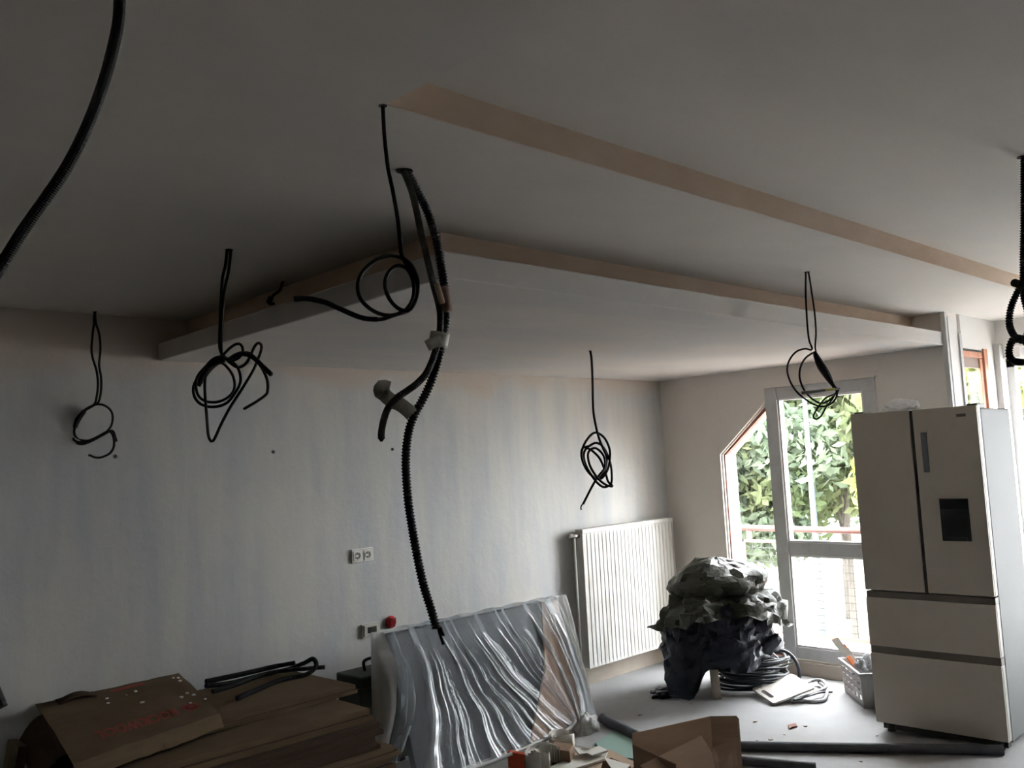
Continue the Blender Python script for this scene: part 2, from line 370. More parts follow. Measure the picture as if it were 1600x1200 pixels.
# window_2: small wooden window in the bay wall
w2 = struct('window_2', MB().box(wx1 - 0.07, wx1 - 0.02, BY + 0.002, BY + 0.028, wz0, wz1 - 0.05), m_wood, 'small wooden window beside the refrigerator top', bevel=0.003)
obj('outer_frame', MB().box(wx1 - 0.02, wx1 + 0.05, BY - 0.012, BY + 0.028, wz0, wz1 + 0.02).box(wx0 + 0.02, wx1 - 0.02, BY + 0.0, BY + 0.028, wz1 - 0.045, wz1 - 0.005), m_wood, w2, bevel=0.003)
obj('head_lining', MB().box(wx0, wx1, BY + 0.012, BY + 0.028, wz1 - 0.115, wz1 - 0.045), mat('dark soffit', (0.25, 0.19, 0.16), 0.8), w2)
obj('gasket', MB().box(wx0, wx1 - 0.02, BY - 0.004, BY + 0.02, wz1 - 0.006, wz1 + 0.006), m_hole, w2)
obj('pane', MB().box(wx0, wx1 - 0.07, BY + 0.014, BY + 0.018, wz0, wz1 - 0.115), m_glass, w2)
# window_3: the bay glazing
w3 = struct('window_3', MB().box(XB + 0.05, XB + 0.12, gy0 - 0.05, gy0, gz0, gz1).box(XB + 0.05, XB + 0.12, gy1, gy1 + 0.06, gz0, gz1).box(XB + 0.05, XB + 0.12, gy1, gy0, gz1 - 0.06, gz1).box(XB + 0.05, XB + 0.12, gy1, gy0, gz0, gz0 + 0.07)
            .box(XB + 0.05, XB + 0.12, -3.40, -3.32, gz0, gz1), m_frame, 'tall bay window behind a white curtain')
obj('pane', MB().box(XB + 0.08, XB + 0.085, -3.32, gy0 - 0.05, gz0 + 0.07, gz1 - 0.06), m_glass, w3)
obj('pane', MB().box(XB + 0.08, XB + 0.085, gy1 + 0.06, -3.40, gz0 + 0.07, gz1 - 0.06), m_glass, w3)
ct = thing('curtain', 'sheer white curtain hanging in the bay behind the refrigerator', 'curtain', (XB - 0.06, -3.0, 0.05))
obj('cloth', MB().grid(lambda u, v: Vector((XB - 0.06 + 0.022 * math.sin(u * 60) + 0.012 * math.sin(u * 23 + 1) , -2.45 - u * 1.25, 2.22 - v * 2.15)), 220, 12), m_curtain, ct, smooth=True)
obj('curtain_rod', MB().tube([(XB - 0.06, -2.40, 2.24), (XB - 0.06, -4.3, 2.24)], 0.012, 10), m_frame, ct)

# ------------------------------------------------------------------ outside
struct('balcony_slab', MB().box(T, 1.5, BY + 0.1, 0.95, -0.35, -0.06), m_terra, 'terracotta balcony floor')
struct('ground', MB().box(-10, 45, -30, 45, -3.4, -3.2), m_ground, 'bright pale pavement far below the balcony')
struct('neighbour_wall', MB().box(1.36, 1.46, 0.33, 1.1, -3.2, 5.0), m_outw, 'white wall at the end of the balcony')
rl = thing('balcony_railing', 'brick red balcony railing with wire mesh seen through the door', 'railing', (1.3, -0.5, -0.06))
obj('top_rail', MB().tube([(1.3, 0.26, 0.905), (1.3, BY + 0.15, 0.885)], 0.027, 12), m_rail, rl, smooth=True)
for y in (0.25, -1.1): obj('post', MB().box(1.28, 1.32, y - 0.022, y + 0.022, -0.06, 0.89), m_rail, rl)
obj('side_rail', MB().tube([(1.3, 0.25, 0.905), (0.25, 0.27, 0.905)], 0.024, 10), m_rail, rl, smooth=True)
obj('short_bar', MB().box(1.285, 1.315, 0.15, 0.25, 0.655, 0.69), m_rail, rl)
obj('short_bar', MB().box(1.285, 1.315, 0.055, 0.095, 0.80, 0.89), m_rail, rl)
mf = obj('mesh_frame', MB().box(1.288, 1.312, BY + 0.2, 0.165, 0.775, 0.797).box(1.288, 1.312, 0.13, 0.165, -0.02, 0.797).box(1.288, 1.312, BY + 0.2, 0.165, -0.02, 0.0), mat('dull red mesh frame', (0.28, 0.10, 0.07), 0.6), rl)
wm = MB()
for k in range(1, 13): wm.box(1.299, 1.3015, BY + 0.2, 0.13, -0.02 + k * 0.062, -0.015 + k * 0.062)
for k in range(1, 27): wm.box(1.2985, 1.301, 0.13 - k * 0.085, 0.1345 - k * 0.085, -0.02, 0.775)
obj('wire_mesh', wm, mat('grey wire', (0.012, 0.011, 0.010), 0.7), rl)
pg = thing('street_pole', 'pale blue grey street pole outside behind the railing', 'pole', tuple(on(1290, 1060, 0, 9.0).xy) + (-3.2,))
pb = on(1268, 760, 0, 9.0)
obj('shaft', MB().tube([(9.0, pb.y, -3.2), (9.0, pb.y, 0.3), (9.0, pb.y, 2.9)], [0.062, 0.056, 0.034], 12), m_pole, pg, smooth=True)
obj('base_collar', MB().tube([(9.0, pb.y, -3.2), (9.0, pb.y, -2.9)], 0.13, 12), m_pole, pg)
obj('lamp_arm', MB().tube(smooth_path([(9.0, pb.y, 2.85), (9.0, pb.y + 0.1, 3.2), (9.0, pb.y + 0.6, 3.35)], 0.1), 0.035, 8), m_pole, pg, smooth=True)

def tree(loc, h, rad, n, label, lm, seed, low=0.35, leaf=0.125):
    rnd = random.Random(seed); L = Vector(loc)
    t = thing('tree', label, 'tree', loc, 'trees outside the windows')
    top = L + Vector((0.2, 0.1, h * 0.85))
    obj('trunk', MB().tube(smooth_path([L, L + Vector((0.1, 0, h * 0.4)), top], 0.4), lambda q: 0.09 * (1 - 0.8 * q), 10), m_bark, t, smooth=True)
    cl = []
    for k in range(44):
        d = Vector((rnd.gauss(0, 1), rnd.gauss(0, 1), rnd.gauss(0, 1))).normalized() * rnd.uniform(0.0, 1) ** 0.5
        c = L + Vector((d.x * rad, d.y * rad, h * (low + 1) / 2 + d.z * h * (1 - low) / 2))
        cl.append((c, rnd.uniform(0.5, 1.0) * rad * 0.42))
    for c, r_ in cl[:7]:
        st = L.lerp(top, rnd.uniform(0.35, 0.9))
        obj('branch', MB().tube(smooth_path([st, st.lerp(c, 0.5) + Vector((0, 0, 0.15)), c], 0.3), lambda q: 0.06 * (1 - 0.8 * q), 6), m_bark, t)
    mb = MB()
    for k in range(n):
        c, r_ = rnd.choice(cl)
        d = Vector((rnd.gauss(0, 1), rnd.gauss(0, 1), rnd.gauss(0, 0.8))).normalized() * r_ * rnd.uniform(0.5, 1.05)
        p = c + d; s = leaf * rnd.uniform(0.6, 1.4)
        a = Vector((rnd.gauss(0, 1), rnd.gauss(0, 1), rnd.gauss(0, 0.6))).normalized(); b = a.orthogonal().normalized(); b.rotate(Matrix.Rotation(rnd.uniform(0, 6.3), 3, a))
        e = a.cross(b) * 0.45
        mb.v += [tuple(p - b * s), tuple(p + e * s), tuple(p + b * s), tuple(p - e * s)]; q = len(mb.v); mb.f.append((q-4, q-3, q-2, q-1))
    me = bpy.data.meshes.new('foliage'); me.from_pydata(mb.v, [], mb.f)
    f = obj('foliage', me, lm, t); f['kind'] = 'stuff'
tree((13.0, 4.9, -3.2), 8.0, 2.6, 26000, 'light green tree behind the street pole outside the door', m_leaf, 1, 0.28)
tree((11.0, 6.9, -3.2), 7.6, 2.3, 24000, 'blue green tree outside the slanted window', m_leafb, 2, 0.28)
tree((10.5, 0.75, -3.2), 8.2, 2.2, 26000, 'yellow green tree outside the small wooden window', m_leafy, 3, 0.3)
tree((18.0, 7.5, -3.2), 9.0, 3.6, 26000, 'tall green tree farthest back behind the other trees', m_leafb, 4, 0.3, 0.17)
tree((16.0, 0.0, -3.2), 8.5, 3.0, 14000, 'pale green tree outside beyond the bay curtain', m_leaf, 5, 0.3, 0.17)

# ------------------------------------------------------------------ refrigerator
fx, fy0, fa, FW_, FD_ = -0.948, -2.047, 0.043, 0.68, 0.60
def FP(u, v, z):
    return Vector((fx + u * math.cos(fa) + v * math.sin(fa), fy0 - v * math.cos(fa) + u * math.sin(fa), z))
def fpx(x, y):                                  # point of the fridge front under a picture point
    n = Vector((math.cos(fa), math.sin(fa), 0)); d = ray(x, y)
    t = (FP(0, 0, 0) - CC).dot(n) / d.dot(n); q = CC + d * t - FP(0, 0, 0)
    return q.dot(Vector((math.sin(fa), -math.cos(fa), 0))), q.z
fr = thing('refrigerator', 'tall champagne refrigerator with two doors above two wide drawers', 'refrigerator', FP(0.3, 0.34, 0))
fb = lambda *a: MB().box(*a, fn=FP)
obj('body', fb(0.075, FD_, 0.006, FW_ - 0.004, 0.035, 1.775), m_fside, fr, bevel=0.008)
obj('inner_face', fb(0.05, 0.078, 0.012, FW_ - 0.012, 0.05, 1.77), m_dark, fr)
ZB, Z3, Z3b, Z2, Z1, ZT = 0.055, 0.437, 0.478, 0.747, 0.790, 1.790
def leaf_panel(name, v0, v1, z0, z1, lab=None):
    o = obj(name, fb(0.012, 0.055, v0, v1, z0, z1), m_fedge, fr, bevel=0.003)
    obj('front_skin', fb(0.0, 0.014, v0, v1 - 0.002, z0, z1), m_fridge, o, bevel=0.003)
    if lab: o['label'] = lab
    return o
mid = FW_ * 0.5
obj('gap_shade', fb(0.004, 0.05, mid - 0.008, mid + 0.008, 0.795, 1.785), m_dark, fr)  # dark strip filling the gap between the doors, stands in for its shade
dl = leaf_panel('door', 0.0, mid - 0.008, Z1, ZT)
dr = leaf_panel('door', mid + 0.008, FW_, Z1, ZT, 'right door with display strip and dispenser')
dw1 = leaf_panel('drawer', 0.0, FW_, Z3b, Z2)
dw2 = leaf_panel('drawer', 0.0, FW_, ZB, Z3)
for d_, z0, z1 in ((dw1, Z2, Z1 - 0.008), (dw2, Z3, Z3b - 0.003)):
    obj('handle_groove', fb(0.006, 0.06, 0.004, FW_ - 0.002, z0, z1), m_groove, d_)
# display strip, dispenser, name plate
a = fpx(1438, 676); b = fpx(1453, 738)
obj('display_strip', fb(-0.003, 0.004, a[0], b[0], b[1], a[1]), m_slate, dr, bevel=0.001)
a = fpx(1467, 779); b = fpx(1519, 846)
dsp = obj('dispenser', fb(-0.004, 0.004, a[0], b[0], b[1], a[1]), m_disp, dr, bevel=0.002)
obj('dispenser_panel', fb(-0.006, -0.002, a[0] + 0.004, b[0] - 0.004, a[1] - 0.055, a[1] - 0.004), mat('black gloss', (0.012, 0.014, 0.015), 0.12), dr)
obj('drip_tray', fb(-0.012, -0.002, a[0] + 0.02, b[0] - 0.02, b[1] + 0.004, b[1] + 0.018), m_disp, dr)
a = fpx(1494, 647); b = fpx(1509, 650.5)
obj('name_plate', fb(-0.0015, 0.002, a[0], b[0], b[1], a[1]), m_groove, dr)
obj('hinge_cover', fb(0.03, 0.16, FW_ - 0.06, FW_ - 0.005, 1.775, 1.80), m_dark, fr, bevel=0.004)
obj('hinge_cover', fb(0.03, 0.16, 0.01, 0.065, 1.775, 1.80), m_dark, fr, bevel=0.004)
obj('plinth', fb(0.05, 0.10, 0.02, FW_ - 0.02, 0.012, 0.055), m_dark, fr)
for u, v in ((0.06, 0.06), (0.06, FW_ - 0.06), (0.5, 0.06), (0.5, FW_ - 0.06)):
    q = FP(u, v, 0); obj('foot', MB().tube([q, q + Vector((0, 0, 0.04))], 0.022, 12), m_dark, fr)

def crumple(c, rx, ry, rz, seed, amp, freq, nu=60, nv=30):
    c = Vector(c)
    def fn(u, v):
        th = u * 2 * math.pi; ph = v * math.pi
        d = Vector((math.cos(th) * math.sin(ph), math.sin(th) * math.sin(ph), math.cos(ph)))
        q = noise.noise(d * freq + Vector((seed, 0, 0))) + 0.5 * noise.noise(d * freq * 2.3 + Vector((0, seed, 0)))
        s = 1 + amp * q
        p = Vector((d.x * rx * s, d.y * ry * s, d.z * rz * s)); p.z = max(p.z, -rz * 0.55)
        return c + p
    return MB().grid(fn, nu, nv)
pbag = obj('plastic_bag', crumple(FP(0.16, 0.235, 1.79) + Vector((0, 0, 0.022)), 0.07, 0.10, 0.045, 3, 0.4, 2.4), m_bagw, smooth=True)
tag(pbag, 'crumpled clear plastic bag on top of the refrigerator', 'bag')

# ------------------------------------------------------------------ radiator
rx0, rx1, rz0, rz1 = -1.172, -0.091, 0.140, 1.112
rd = thing('radiator', 'white ribbed panel radiator on the grey wall in the corner', 'radiator', ((rx0 + rx1) / 2, -0.06, rz0))
def panel(y0, y1, dep):
    n = 25; pw = (rx1 - rx0 - 0.02) / n; prof = []
    for k in range(n):
        x = rx0 + 0.01 + k * pw
        prof += [(x, y0), (x + pw * 0.30, y0), (x + pw * 0.40, y0 + dep), (x + pw * 0.86, y0 + dep), (x + pw * 0.96, y0)]
    prof.append((rx1 - 0.01, y0))
    mb = MB(); m_ = len(prof)
    vs_ = []
    for (z, k) in ((rz0 + 0.0, 0), (rz0 + 0.03, 1), (rz1 - 0.055, 1), (rz1 - 0.03, 0)):
        vs_ += [Vector((x, y if k else y0, z)) for x, y in prof]
    mb.add(vs_, [(r * m_ + i, r * m_ + i + 1, (r + 1) * m_ + i + 1, (r + 1) * m_ + i) for r in range(3) for i in range(m_ - 1)])
    mb.box(rx0 + 0.01, rx1 - 0.01, y0 + 0.0075, y1, rz0, rz1 - 0.03)
    return mb
obj('front_panel', panel(-0.104, -0.09, 0.004), m_rad, rd)
obj('back_panel', panel(-0.05, -0.04, 0.006), m_rad, rd)
obj('top_grille', MB().box(rx0, rx1, -0.108, -0.036, rz1 - 0.032, rz1), m_rad, rd, bevel=0.004)
for x in (rx0, rx1 - 0.012): obj('side_cover', MB().box(x, x + 0.012, -0.106, -0.038, rz0, rz1 - 0.03), m_rad, rd, bevel=0.002)
for x in (rx0 + 0.2, rx1 - 0.2): obj('bracket', MB().box(x, x + 0.03, -0.04, -0.0005, rz0 + 0.2, rz1 - 0.15), m_rad, rd)
vb = Vector((rx0 - 0.05, -0.07, rz1 - 0.045))
va = obj('valve', MB().tube([vb + Vector((-0.025, 0, 0)), vb + Vector((0.05, 0, 0))], [0.016, 0.014], 12), m_metal, rd, smooth=True)
obj('valve_head', MB().tube([vb + Vector((-0.045, 0, 0)), vb + Vector((-0.02, 0, 0))], [0.013, 0.021], 12), m_metal, va)
obj('feed_pipe', MB().tube([vb + Vector((0, 0, -0.005)), Vector((vb.x, vb.y, 0.0))], 0.009, 10), m_rad, rd, smooth=True)

# ------------------------------------------------------------------ wall fittings
def wplate(cx, cz, w_, h_, y=0.0, d=0.011): return MB().box(cx - w_/2, cx + w_/2, y - d, y, cz - h_/2, cz + h_/2)
cx, cz = -2.972, 1.123
sk = thing('double_socket', 'white double power socket on the grey wall', 'socket', (cx, 0, cz - 0.04))
obj('frame', wplate(cx, cz, 0.150, 0.080), m_plate, sk, bevel=0.003)
for s in (-1, 1):
    x = cx + s * 0.0355
    ins = obj('socket_insert', wplate(x, cz, 0.056, 0.056, -0.011, 0.003), m_plate, sk, bevel=0.002)
    rg = MB(); 
    rg.tube([(x, -0.0135, cz), (x, -0.0152, cz)], 0.0195, 24)
    obj('socket_well', rg, mat('socket shade grey', (0.16, 0.155, 0.15), 0.6), ins)
    for zc in (0.016, -0.016): obj('earth_clip', MB().box(x - 0.003, x + 0.003, -0.018, -0.015, cz + zc - 0.004, cz + zc + 0.004), m_metal, ins)
    obj('centre_boss', MB().box(x - 0.019, x + 0.003, -0.0165, -0.015, cz - 0.006, cz + 0.006), m_plate, ins)
tx_, tz = -2.935, 0.690
th = thing('thermostat', 'cream wall thermostat with small dark display beside the covered panel', 'thermostat', (tx_, 0, tz - 0.04))
obj('frame', wplate(tx_, tz, 0.125, 0.08), m_thermo, th, bevel=0.003)
obj('housing', wplate(tx_, tz, 0.098, 0.062, -0.011, 0.006), m_thermo, th, bevel=0.002)
obj('display', wplate(tx_ + 0.006, tz + 0.002, 0.062, 0.034, -0.017, 0.001), m_screen, th)
rb = thing('junction_box', 'round red wall box above the covered panel', 'wall box', (-2.787, 0, 0.68))
c_ = Vector((-2.787, 0, 0.713))
obj('ring', MB().tube([c_, c_ + Vector((0, -0.012, 0)), c_ + Vector((0, -0.016, 0))], [0.036, 0.036, 0.030], 24), m_red, rb, smooth=False)
obj('lid', MB().tube([c_ + Vector((0, -0.014, 0)), c_ + Vector((0, -0.024, 0))], [0.026, 0.020], 20), mat('dark red plastic', (0.20, 0.006, 0.010), 0.3), rb)
for a in (0.6, 2.2, 3.8, 5.3):
    q = c_ + Vector((math.cos(a) * 0.03, -0.017, math.sin(a) * 0.03)); obj('screw', MB().tube([q, q + Vector((0, -0.003, 0))], 0.004, 8), m_hole, rb)

# ------------------------------------------------------------------ hanging cables
def cable(parent, name, pts, anchor, r, m=m_black, step=0.008, seg=8, top=False):
    return obj(name, MB().tube(smooth_path(([anchor + Vector((0, 0, 0.001))] if top else []) + hang(pts, anchor), step), r, seg), m, parent, smooth=True)
def corrugated(parent, name, path, r, m, pitch=0.0085, seg=12, depth=0.24):
    ps = smooth_path(path, pitch / 4); rr = [r * (1 if (i % 4) < 2 else 1 - depth) for i in range(len(ps))]
    return obj(name, MB().tube(ps, rr, seg), m, parent)
def hole(parent, a, r=0.016):
    obj('ceiling_hole', MB().tube([a + Vector((0, 0, 0.004)), a + Vector((0, 0, -0.0015))], r * 0.7, 12), m_hole, parent)

A = Vector((-4.462, -0.06, ZM))
t = thing('hanging_cable', 'small thin black cable coil hanging farthest left near the wall', 'cable', A)
hole(t, A)
cable(t, 'strand', [(147,497),(147,506),(145,520),(143,545),(145,560),(151,580),(153,600),(151,620),(147,632),(133,640),(122,655),(115,670),(114,684,-.01),(120,690,-.02),(133,690,-.02),(150,684,-.02),(165,676),(174,665,.02),(176,650,.03),(172,640,.02),(162,633),(150,632),(137,638,-.01),(125,650,-.02),(117,668,-.02),(117,680,-.01),(125,687,.01),(140,688,.02),(155,681,.02),(170,674),(177,682,-.02),(178,697,-.03),(172,708,-.03),(160,714,-.02),(150,715),(139,711,.01)], A, 0.0055, top=True)
cable(t, 'strand', [(149,497),(150,506),(155,522),(157,545),(155,570),(158,590),(158,610),(154,628),(144,635,.01),(130,644,.02),(119,662,.02),(114,678,.01),(117,690),(128,694,-.01),(143,689,-.01),(160,680),(175,673,.01),(180,683),(182,690)], A, 0.0055, top=True)
obj('binding', MB().tube(smooth_path(hang([(132,642),(122,655),(116,668),(113,680)], A), 0.01), lambda q: 0.011 + 0.006 * q, 8), m_black, t, smooth=True)

A = on(358, 390, 2, ZM)
t = thing('hanging_cable', 'messy black cable coil with a long V-shaped loop hanging at left', 'cable', A)
hole(t, A, 0.02)
cable(t, 'strand', [(355,389),(352,415),(347,440),(344,500),(343,540),(346,557),(330,565,.01),(318,580,.02),(306,595,.02),(302,608,.01),(305,622),(315,632,-.01),(332,636,-.02),(350,632,-.02),(362,622,-.02),(373,605,-.01),(376,592),(373,578,.01),(366,568,.02),(355,560,.02),(345,557),(333,561,-.01),(322,572,-.02),(310,586,-.02),(306,600,-.02),(310,618,-.01),(322,627),(340,628,.01),(356,621,.02),(366,608,.02),(365,590,.02),(356,575,.01),(345,567),(330,572,-.01),(322,585,-.02),(320,602,-.03),(321,625,-.03),(323,650,-.03),(325,675,-.03),(327,685,-.03),(331,690,-.03),(336,684,-.03),(346,662,-.03),(360,636,-.03),(378,608,-.03),(395,580,-.02),(403,562,-.01),(408,547),(408,539,.01),(403,536,.02),(397,543,.02),(391,557,.02),(383,569,.02),(372,574,.02),(361,568,.01),(350,556),(354,549,-.02),(363,541,-.03),(372,537,-.03),(378,541,-.03),(379,551,-.02),(372,560,-.01),(357,566)], A, 0.0052)
cable(t, 'strand', [(361,389),(357,425),(350,460),(346,520),(347,555),(356,561,-.01),(366,555,-.02),(378,551,-.02),(392,553,-.02),(402,565,-.02),(412,580,-.02),(418,596,-.01),(418,612),(414,618),(400,628,.02),(381,639,.03)], A, 0.0055)
obj('cable_end', MB().tube(smooth_path(hang([(360,560,-.03),(378,553,-.04),(395,558,-.05),(410,572,-.06),(424,585,-.08)], A), 0.01), 0.0085, 8), m_black, t, smooth=True)
obj('binding', MB().tube(smooth_path(hang([(350,560),(336,566),(324,577),(314,592),(308,602)], A), 0.01), lambda q: 0.016 - 0.004 * abs(q - .4), 8), m_black, t, smooth=True)

A = on(598, 165, 2, ZM)
t = thing('hanging_cable', 'black cable with round loops and free tail below the recess corner', 'cable', A)
hole(t, A, 0.014)
cable(t, 'strand', [(598,165),(599,185),(601,215),(606,260),(614,300),(621,340),(625,375),(627,396),(634,410),(645,425,.01),(651,445,.02),(650,466,.02),(640,484,.01),(625,490),(608,493,-.01),(590,489,-.02),(575,480,-.03),(564,468,-.03),(559,453,-.03),(561,436,-.02),(570,421,-.01),(585,408),(603,400,.01),(620,400,.01),(635,407),(646,420,-.01),(653,440,-.02),(652,462,-.02),(644,480,-.03),(634,486,-.03),(621,481,-.03),(609,468,-.02),(602,450,-.01),(603,434),(611,421,.01),(622,415,.02),(635,419,.02),(644,434,.02),(647,452,.01),(644,470),(632,486,-.02),(612,494,-.04),(595,499,-.05),(575,498,-.06),(555,493,-.07),(530,482,-.08),(510,473,-.10),(490,468,-.11),(475,466,-.12),(460,467,-.13)], A, 0.0046)
obj('cable_tail', MB().tube(smooth_path(hang([(590,499,-.06),(572,498,-.065),(555,493,-.072),(530,482,-.082),(510,473,-.102),(490,468,-.112),(475,466,-.122),(460,467,-.132)], A), 0.01), 0.0058, 8), m_black, t, smooth=True)

A = on(437, 440, 2, ZM)
t = thing('cable_stub', 'short black cable stub poking out beside the lowered slab', 'cable', A)
cable(t, 'strand', [(443,436),(440,446),(437,454),(428,461),(422,468),(420,474),(424,475),(429,474)], A, 0.006)
obj('cable_end', MB().tube(hang([(424,464), (421, 470), (420, 474)], A), 0.012, 8), m_black, t, smooth=True)

A = on(632, 267, 2, ZM)
t = thing('conduit_bundle', 'long black corrugated conduits hanging in front of the covered panel', 'conduit', A)
hole(t, A, 0.034)
mainp = [(633,264),(641,278),(652,298),(664,322),(675,350),(683,380),(689,415),(694,448),(697,478),(695,508),(690,540),(682,570),(672,600),(660,625),(650,643),(641,665),(636,690),(634,720),(635,750),(638,785),(644,825),(652,870),(662,915),(673,950),(682,982)]
mc = corrugated(t, 'conduit', hang(mainp, A), 0.0125, m_cond)
greyp = [(629,264,-.01),(637,282,-.01),(645,305,-.01),(652,335,-.02),(658,365,-.02),(667,402,-.02),(676,440,-.02),(684,470,-.02),(688,492,-.025),(687,520,-.025),(680,550,-.025),(668,580,-.03),(653,598,-.03),(637,610,-.03),(620,622,-.03),(607,637,-.03),(600,655,-.03),(596,675,-.03),(596,686,-.03)]
gc = corrugated(t, 'conduit', hang(greyp, A), 0.0098, m_gcond, 0.005, 10, 0.08); gc['label'] = 'dark grey conduit bending away to the left'
obj('conduit_tip', MB().tube(hang([(596,684,-.03),(596,690,-.03)], A), [0.010, 0.003], 10), m_cond, gc)
obj('tape_wrap', MB().tube(smooth_path(hang([(688,520,-.012),(684,541,-.012)], A), 0.01), 0.0265, 14), m_tape, t, smooth=True)
def ribbon(pts, wid, m, nm, par, A=A, th=0.0015):
    ps = smooth_path(hang(pts, A), 0.006); mb = MB(); n = len(ps); vs_ = []
    for i, p in enumerate(ps):
        tn = (ps[min(i+1, n-1)] - ps[max(i-1, 0)]).normalized(); sd_ = tn.cross(FH).normalized() * wid / 2
        vs_ += [p - sd_, p + sd_]
    mb.add(vs_, [(2*i, 2*i+1, 2*i+3, 2*i+2) for i in range(n-1)])
    return obj(nm, mb, m, par, smooth=True, thick=th)
ribbon([(690,532,-.04),(681,534,-.045),(672,538,-.05),(667,541,-.045)], 0.030, m_tape, 'tape_flap', t)
ribbon([(644,648,-.01),(636,640,-.018),(625,632,-.02),(610,625,-.016),(600,616,-.02),(594,612,-.03),(597,604,-.035),(609,607,-.03)], 0.038, m_tape, 'tape_flap', t)
obj('brown_tape', MB().tube(smooth_path(hang([(688,450,-.012),(693,470,-.012),(695,488,-.012)], A), 0.01), 0.0205, 12), mat('rust brown tape', (0.13, 0.07, 0.04), 0.6), t, smooth=True)
obj('tan_strip', MB().tube(smooth_path(hang([(682,443,-.035),(687,460,-.036),(691,474,-.036)], A), 0.01), 0.008, 8), mat('tan strip', (0.34, 0.25, 0.17), 0.7), t, smooth=True)
for pp in ([(684,978),(688,992),(693,1007)], [(688,980),(691,988),(694,993)]):
    obj('wire', MB().tube(smooth_path(hang(pp, A), 0.01), 0.0042, 8), m_black, mc, smooth=True)

A = on(922, 548, 2, ZSB)
t = thing('hanging_cable', 'tight oval black cable bundle hanging from the lowered slab', 'cable', A)
hole(t, A, 0.016)
cable(t, 'strand', [(922,547),(924,558),(925,575),(926,600),(927,640),(931,665),(936,685),(942,700,.02),(948,715,.03),(946,732,.03),(938,746,.02),(926,744),(915,730,-.02),(909,712,-.03),(912,696,-.03),(922,681,-.02),(932,676),(944,684,.02),(952,700,.03),(953,716,.03),(949,735,.02),(939,748,.01),(928,746,-.01),(916,733,-.03),(909,715,-.04),(910,701,-.03),(920,697,-.01),(931,692,.01),(941,697,.03),(948,708,.04),(954,725,.04),(956,745,.03),(954,757,.02),(944,761,.0),(936,757,-.02),(928,748,-.03),(918,732,-.03),(912,714,-.02),(916,701),(926,705,.02),(938,718,.03),(946,738,.03),(950,752,.02),(957,760,.0),(946,757,-.02),(934,747,-.04),(922,728,-.04),(919,708,-.03),(930,700,-.01),(943,712,.01),(945,730,-.01),(936,743,-.03),(928,755,-.04),(919,772,-.04),(911,788,-.04)], A, 0.0068)
cable(t, 'wire_end', [(912,786,-.04),(908,791,-.04),(908,797,-.04)], A, 0.004)

A = on(1261, 425, 2, ZM)
t = thing('hanging_cable', 'thin black cable in a D-shaped coil in front of the balcony door', 'cable', A)
hole(t, A, 0.02)
cable(t, 'strand', [(1259,424),(1259,435),(1259,460),(1261,500),(1264,530),(1269,546),(1258,545,.01),(1245,549,.02),(1235,560,.03),(1230,575,.03),(1233,592,.02),(1243,610,.01),(1256,622),(1272,632,-.02),(1288,635,-.03),(1302,628,-.03),(1308,615,-.02),(1304,603),(1296,590,.01),(1284,570,.01),(1274,552),(1264,555,-.02),(1256,563,-.03),(1250,577,-.04),(1250,593,-.03),(1257,610,-.02),(1270,624),(1285,630,.02),(1300,622,.02),(1307,611,.01),(1300,596,-.01),(1288,574,-.02),(1277,556,-.01)], A, 0.0046)
cable(t, 'strand', [(1263,424),(1265,435),(1268,455),(1273,490),(1275,520),(1274,545),(1280,562,.01),(1292,585,.02),(1305,604,.02),(1310,610,.01),(1304,616),(1290,622,-.02),(1278,637,-.03),(1271,650,-.03),(1275,655,-.03),(1283,650,-.03),(1291,636,-.02),(1299,626),(1308,612,.02)], A, 0.0042)
obj('binding', MB().tube(smooth_path(hang([(1272,549),(1281,568),(1292,586),(1301,601),(1305,608)], A), 0.01), lambda q: 0.008 + 0.012 * math.sin(math.pi * min(1, q * 1.1)), 10), m_black, t, smooth=True)
ob_ = obj('wire_tip', MB().tube(hang([(1253,614,-.05),(1312,607,-.05)], A), [0.009, 0.005], 8), m_gcable, t, smooth=True); ob_['label'] = 'pale grey stripped cable end'
obj('yellow_core', MB().tube(hang([(1290,609.5,-.06),(1304,608,-.06)], A), 0.006, 8), mat('yellow core', (0.6, 0.55, 0.12), 0.5), t)

A = on(1600, 245, 2, ZU)
t = thing('hanging_conduit', 'coiled black corrugated conduit at the right edge of the picture', 'conduit', A)
hole(t, A, 0.03)
corrugated(t, 'conduit', hang([(1600,243),(1600,290),(1600,350),(1599,400),(1598,440),(1590,456,.01),(1580,480,.02),(1577,505,.02),(1583,522,.0),(1594,532,-.02),(1606,520,-.03),(1606,490,-.03),(1600,462,-.02),(1606,450,.0),(1625,455,.02),(1640,490,.03),(1634,530,.03),(1615,545,.01),(1598,530,-.03),(1584,530,-.04),(1577,545,-.04),(1579,560,-.03),(1592,566,-.02),(1612,564,.0),(1632,552,.0)], A), 0.0115, m_cond)
corrugated(t, 'conduit_end', hang([(1604,446,-.03),(1594,445,-.04),(1583,441,-.05)], A), 0.013, m_cond)

A = atd(186, -6, 1.47)
t = thing('hanging_conduit', 'thick black conduit sweeping across the upper left corner nearest the camera', 'conduit', (A.x, A.y, ZM))
cpts = [(188,-30),(187,0),(184,40),(172,95),(155,150),(133,205),(105,260),(70,312),(35,362),(0,418),(-40,480),(-72,560),(-85,660),(-78,800),(-58,920),(-28,1030),(2,1107)]
corrugated(t, 'conduit', [Vector((A.x, A.y, ZM))] + hang(cpts, A)[1:], 0.0098, m_cond, 0.004, 12, 0.05)

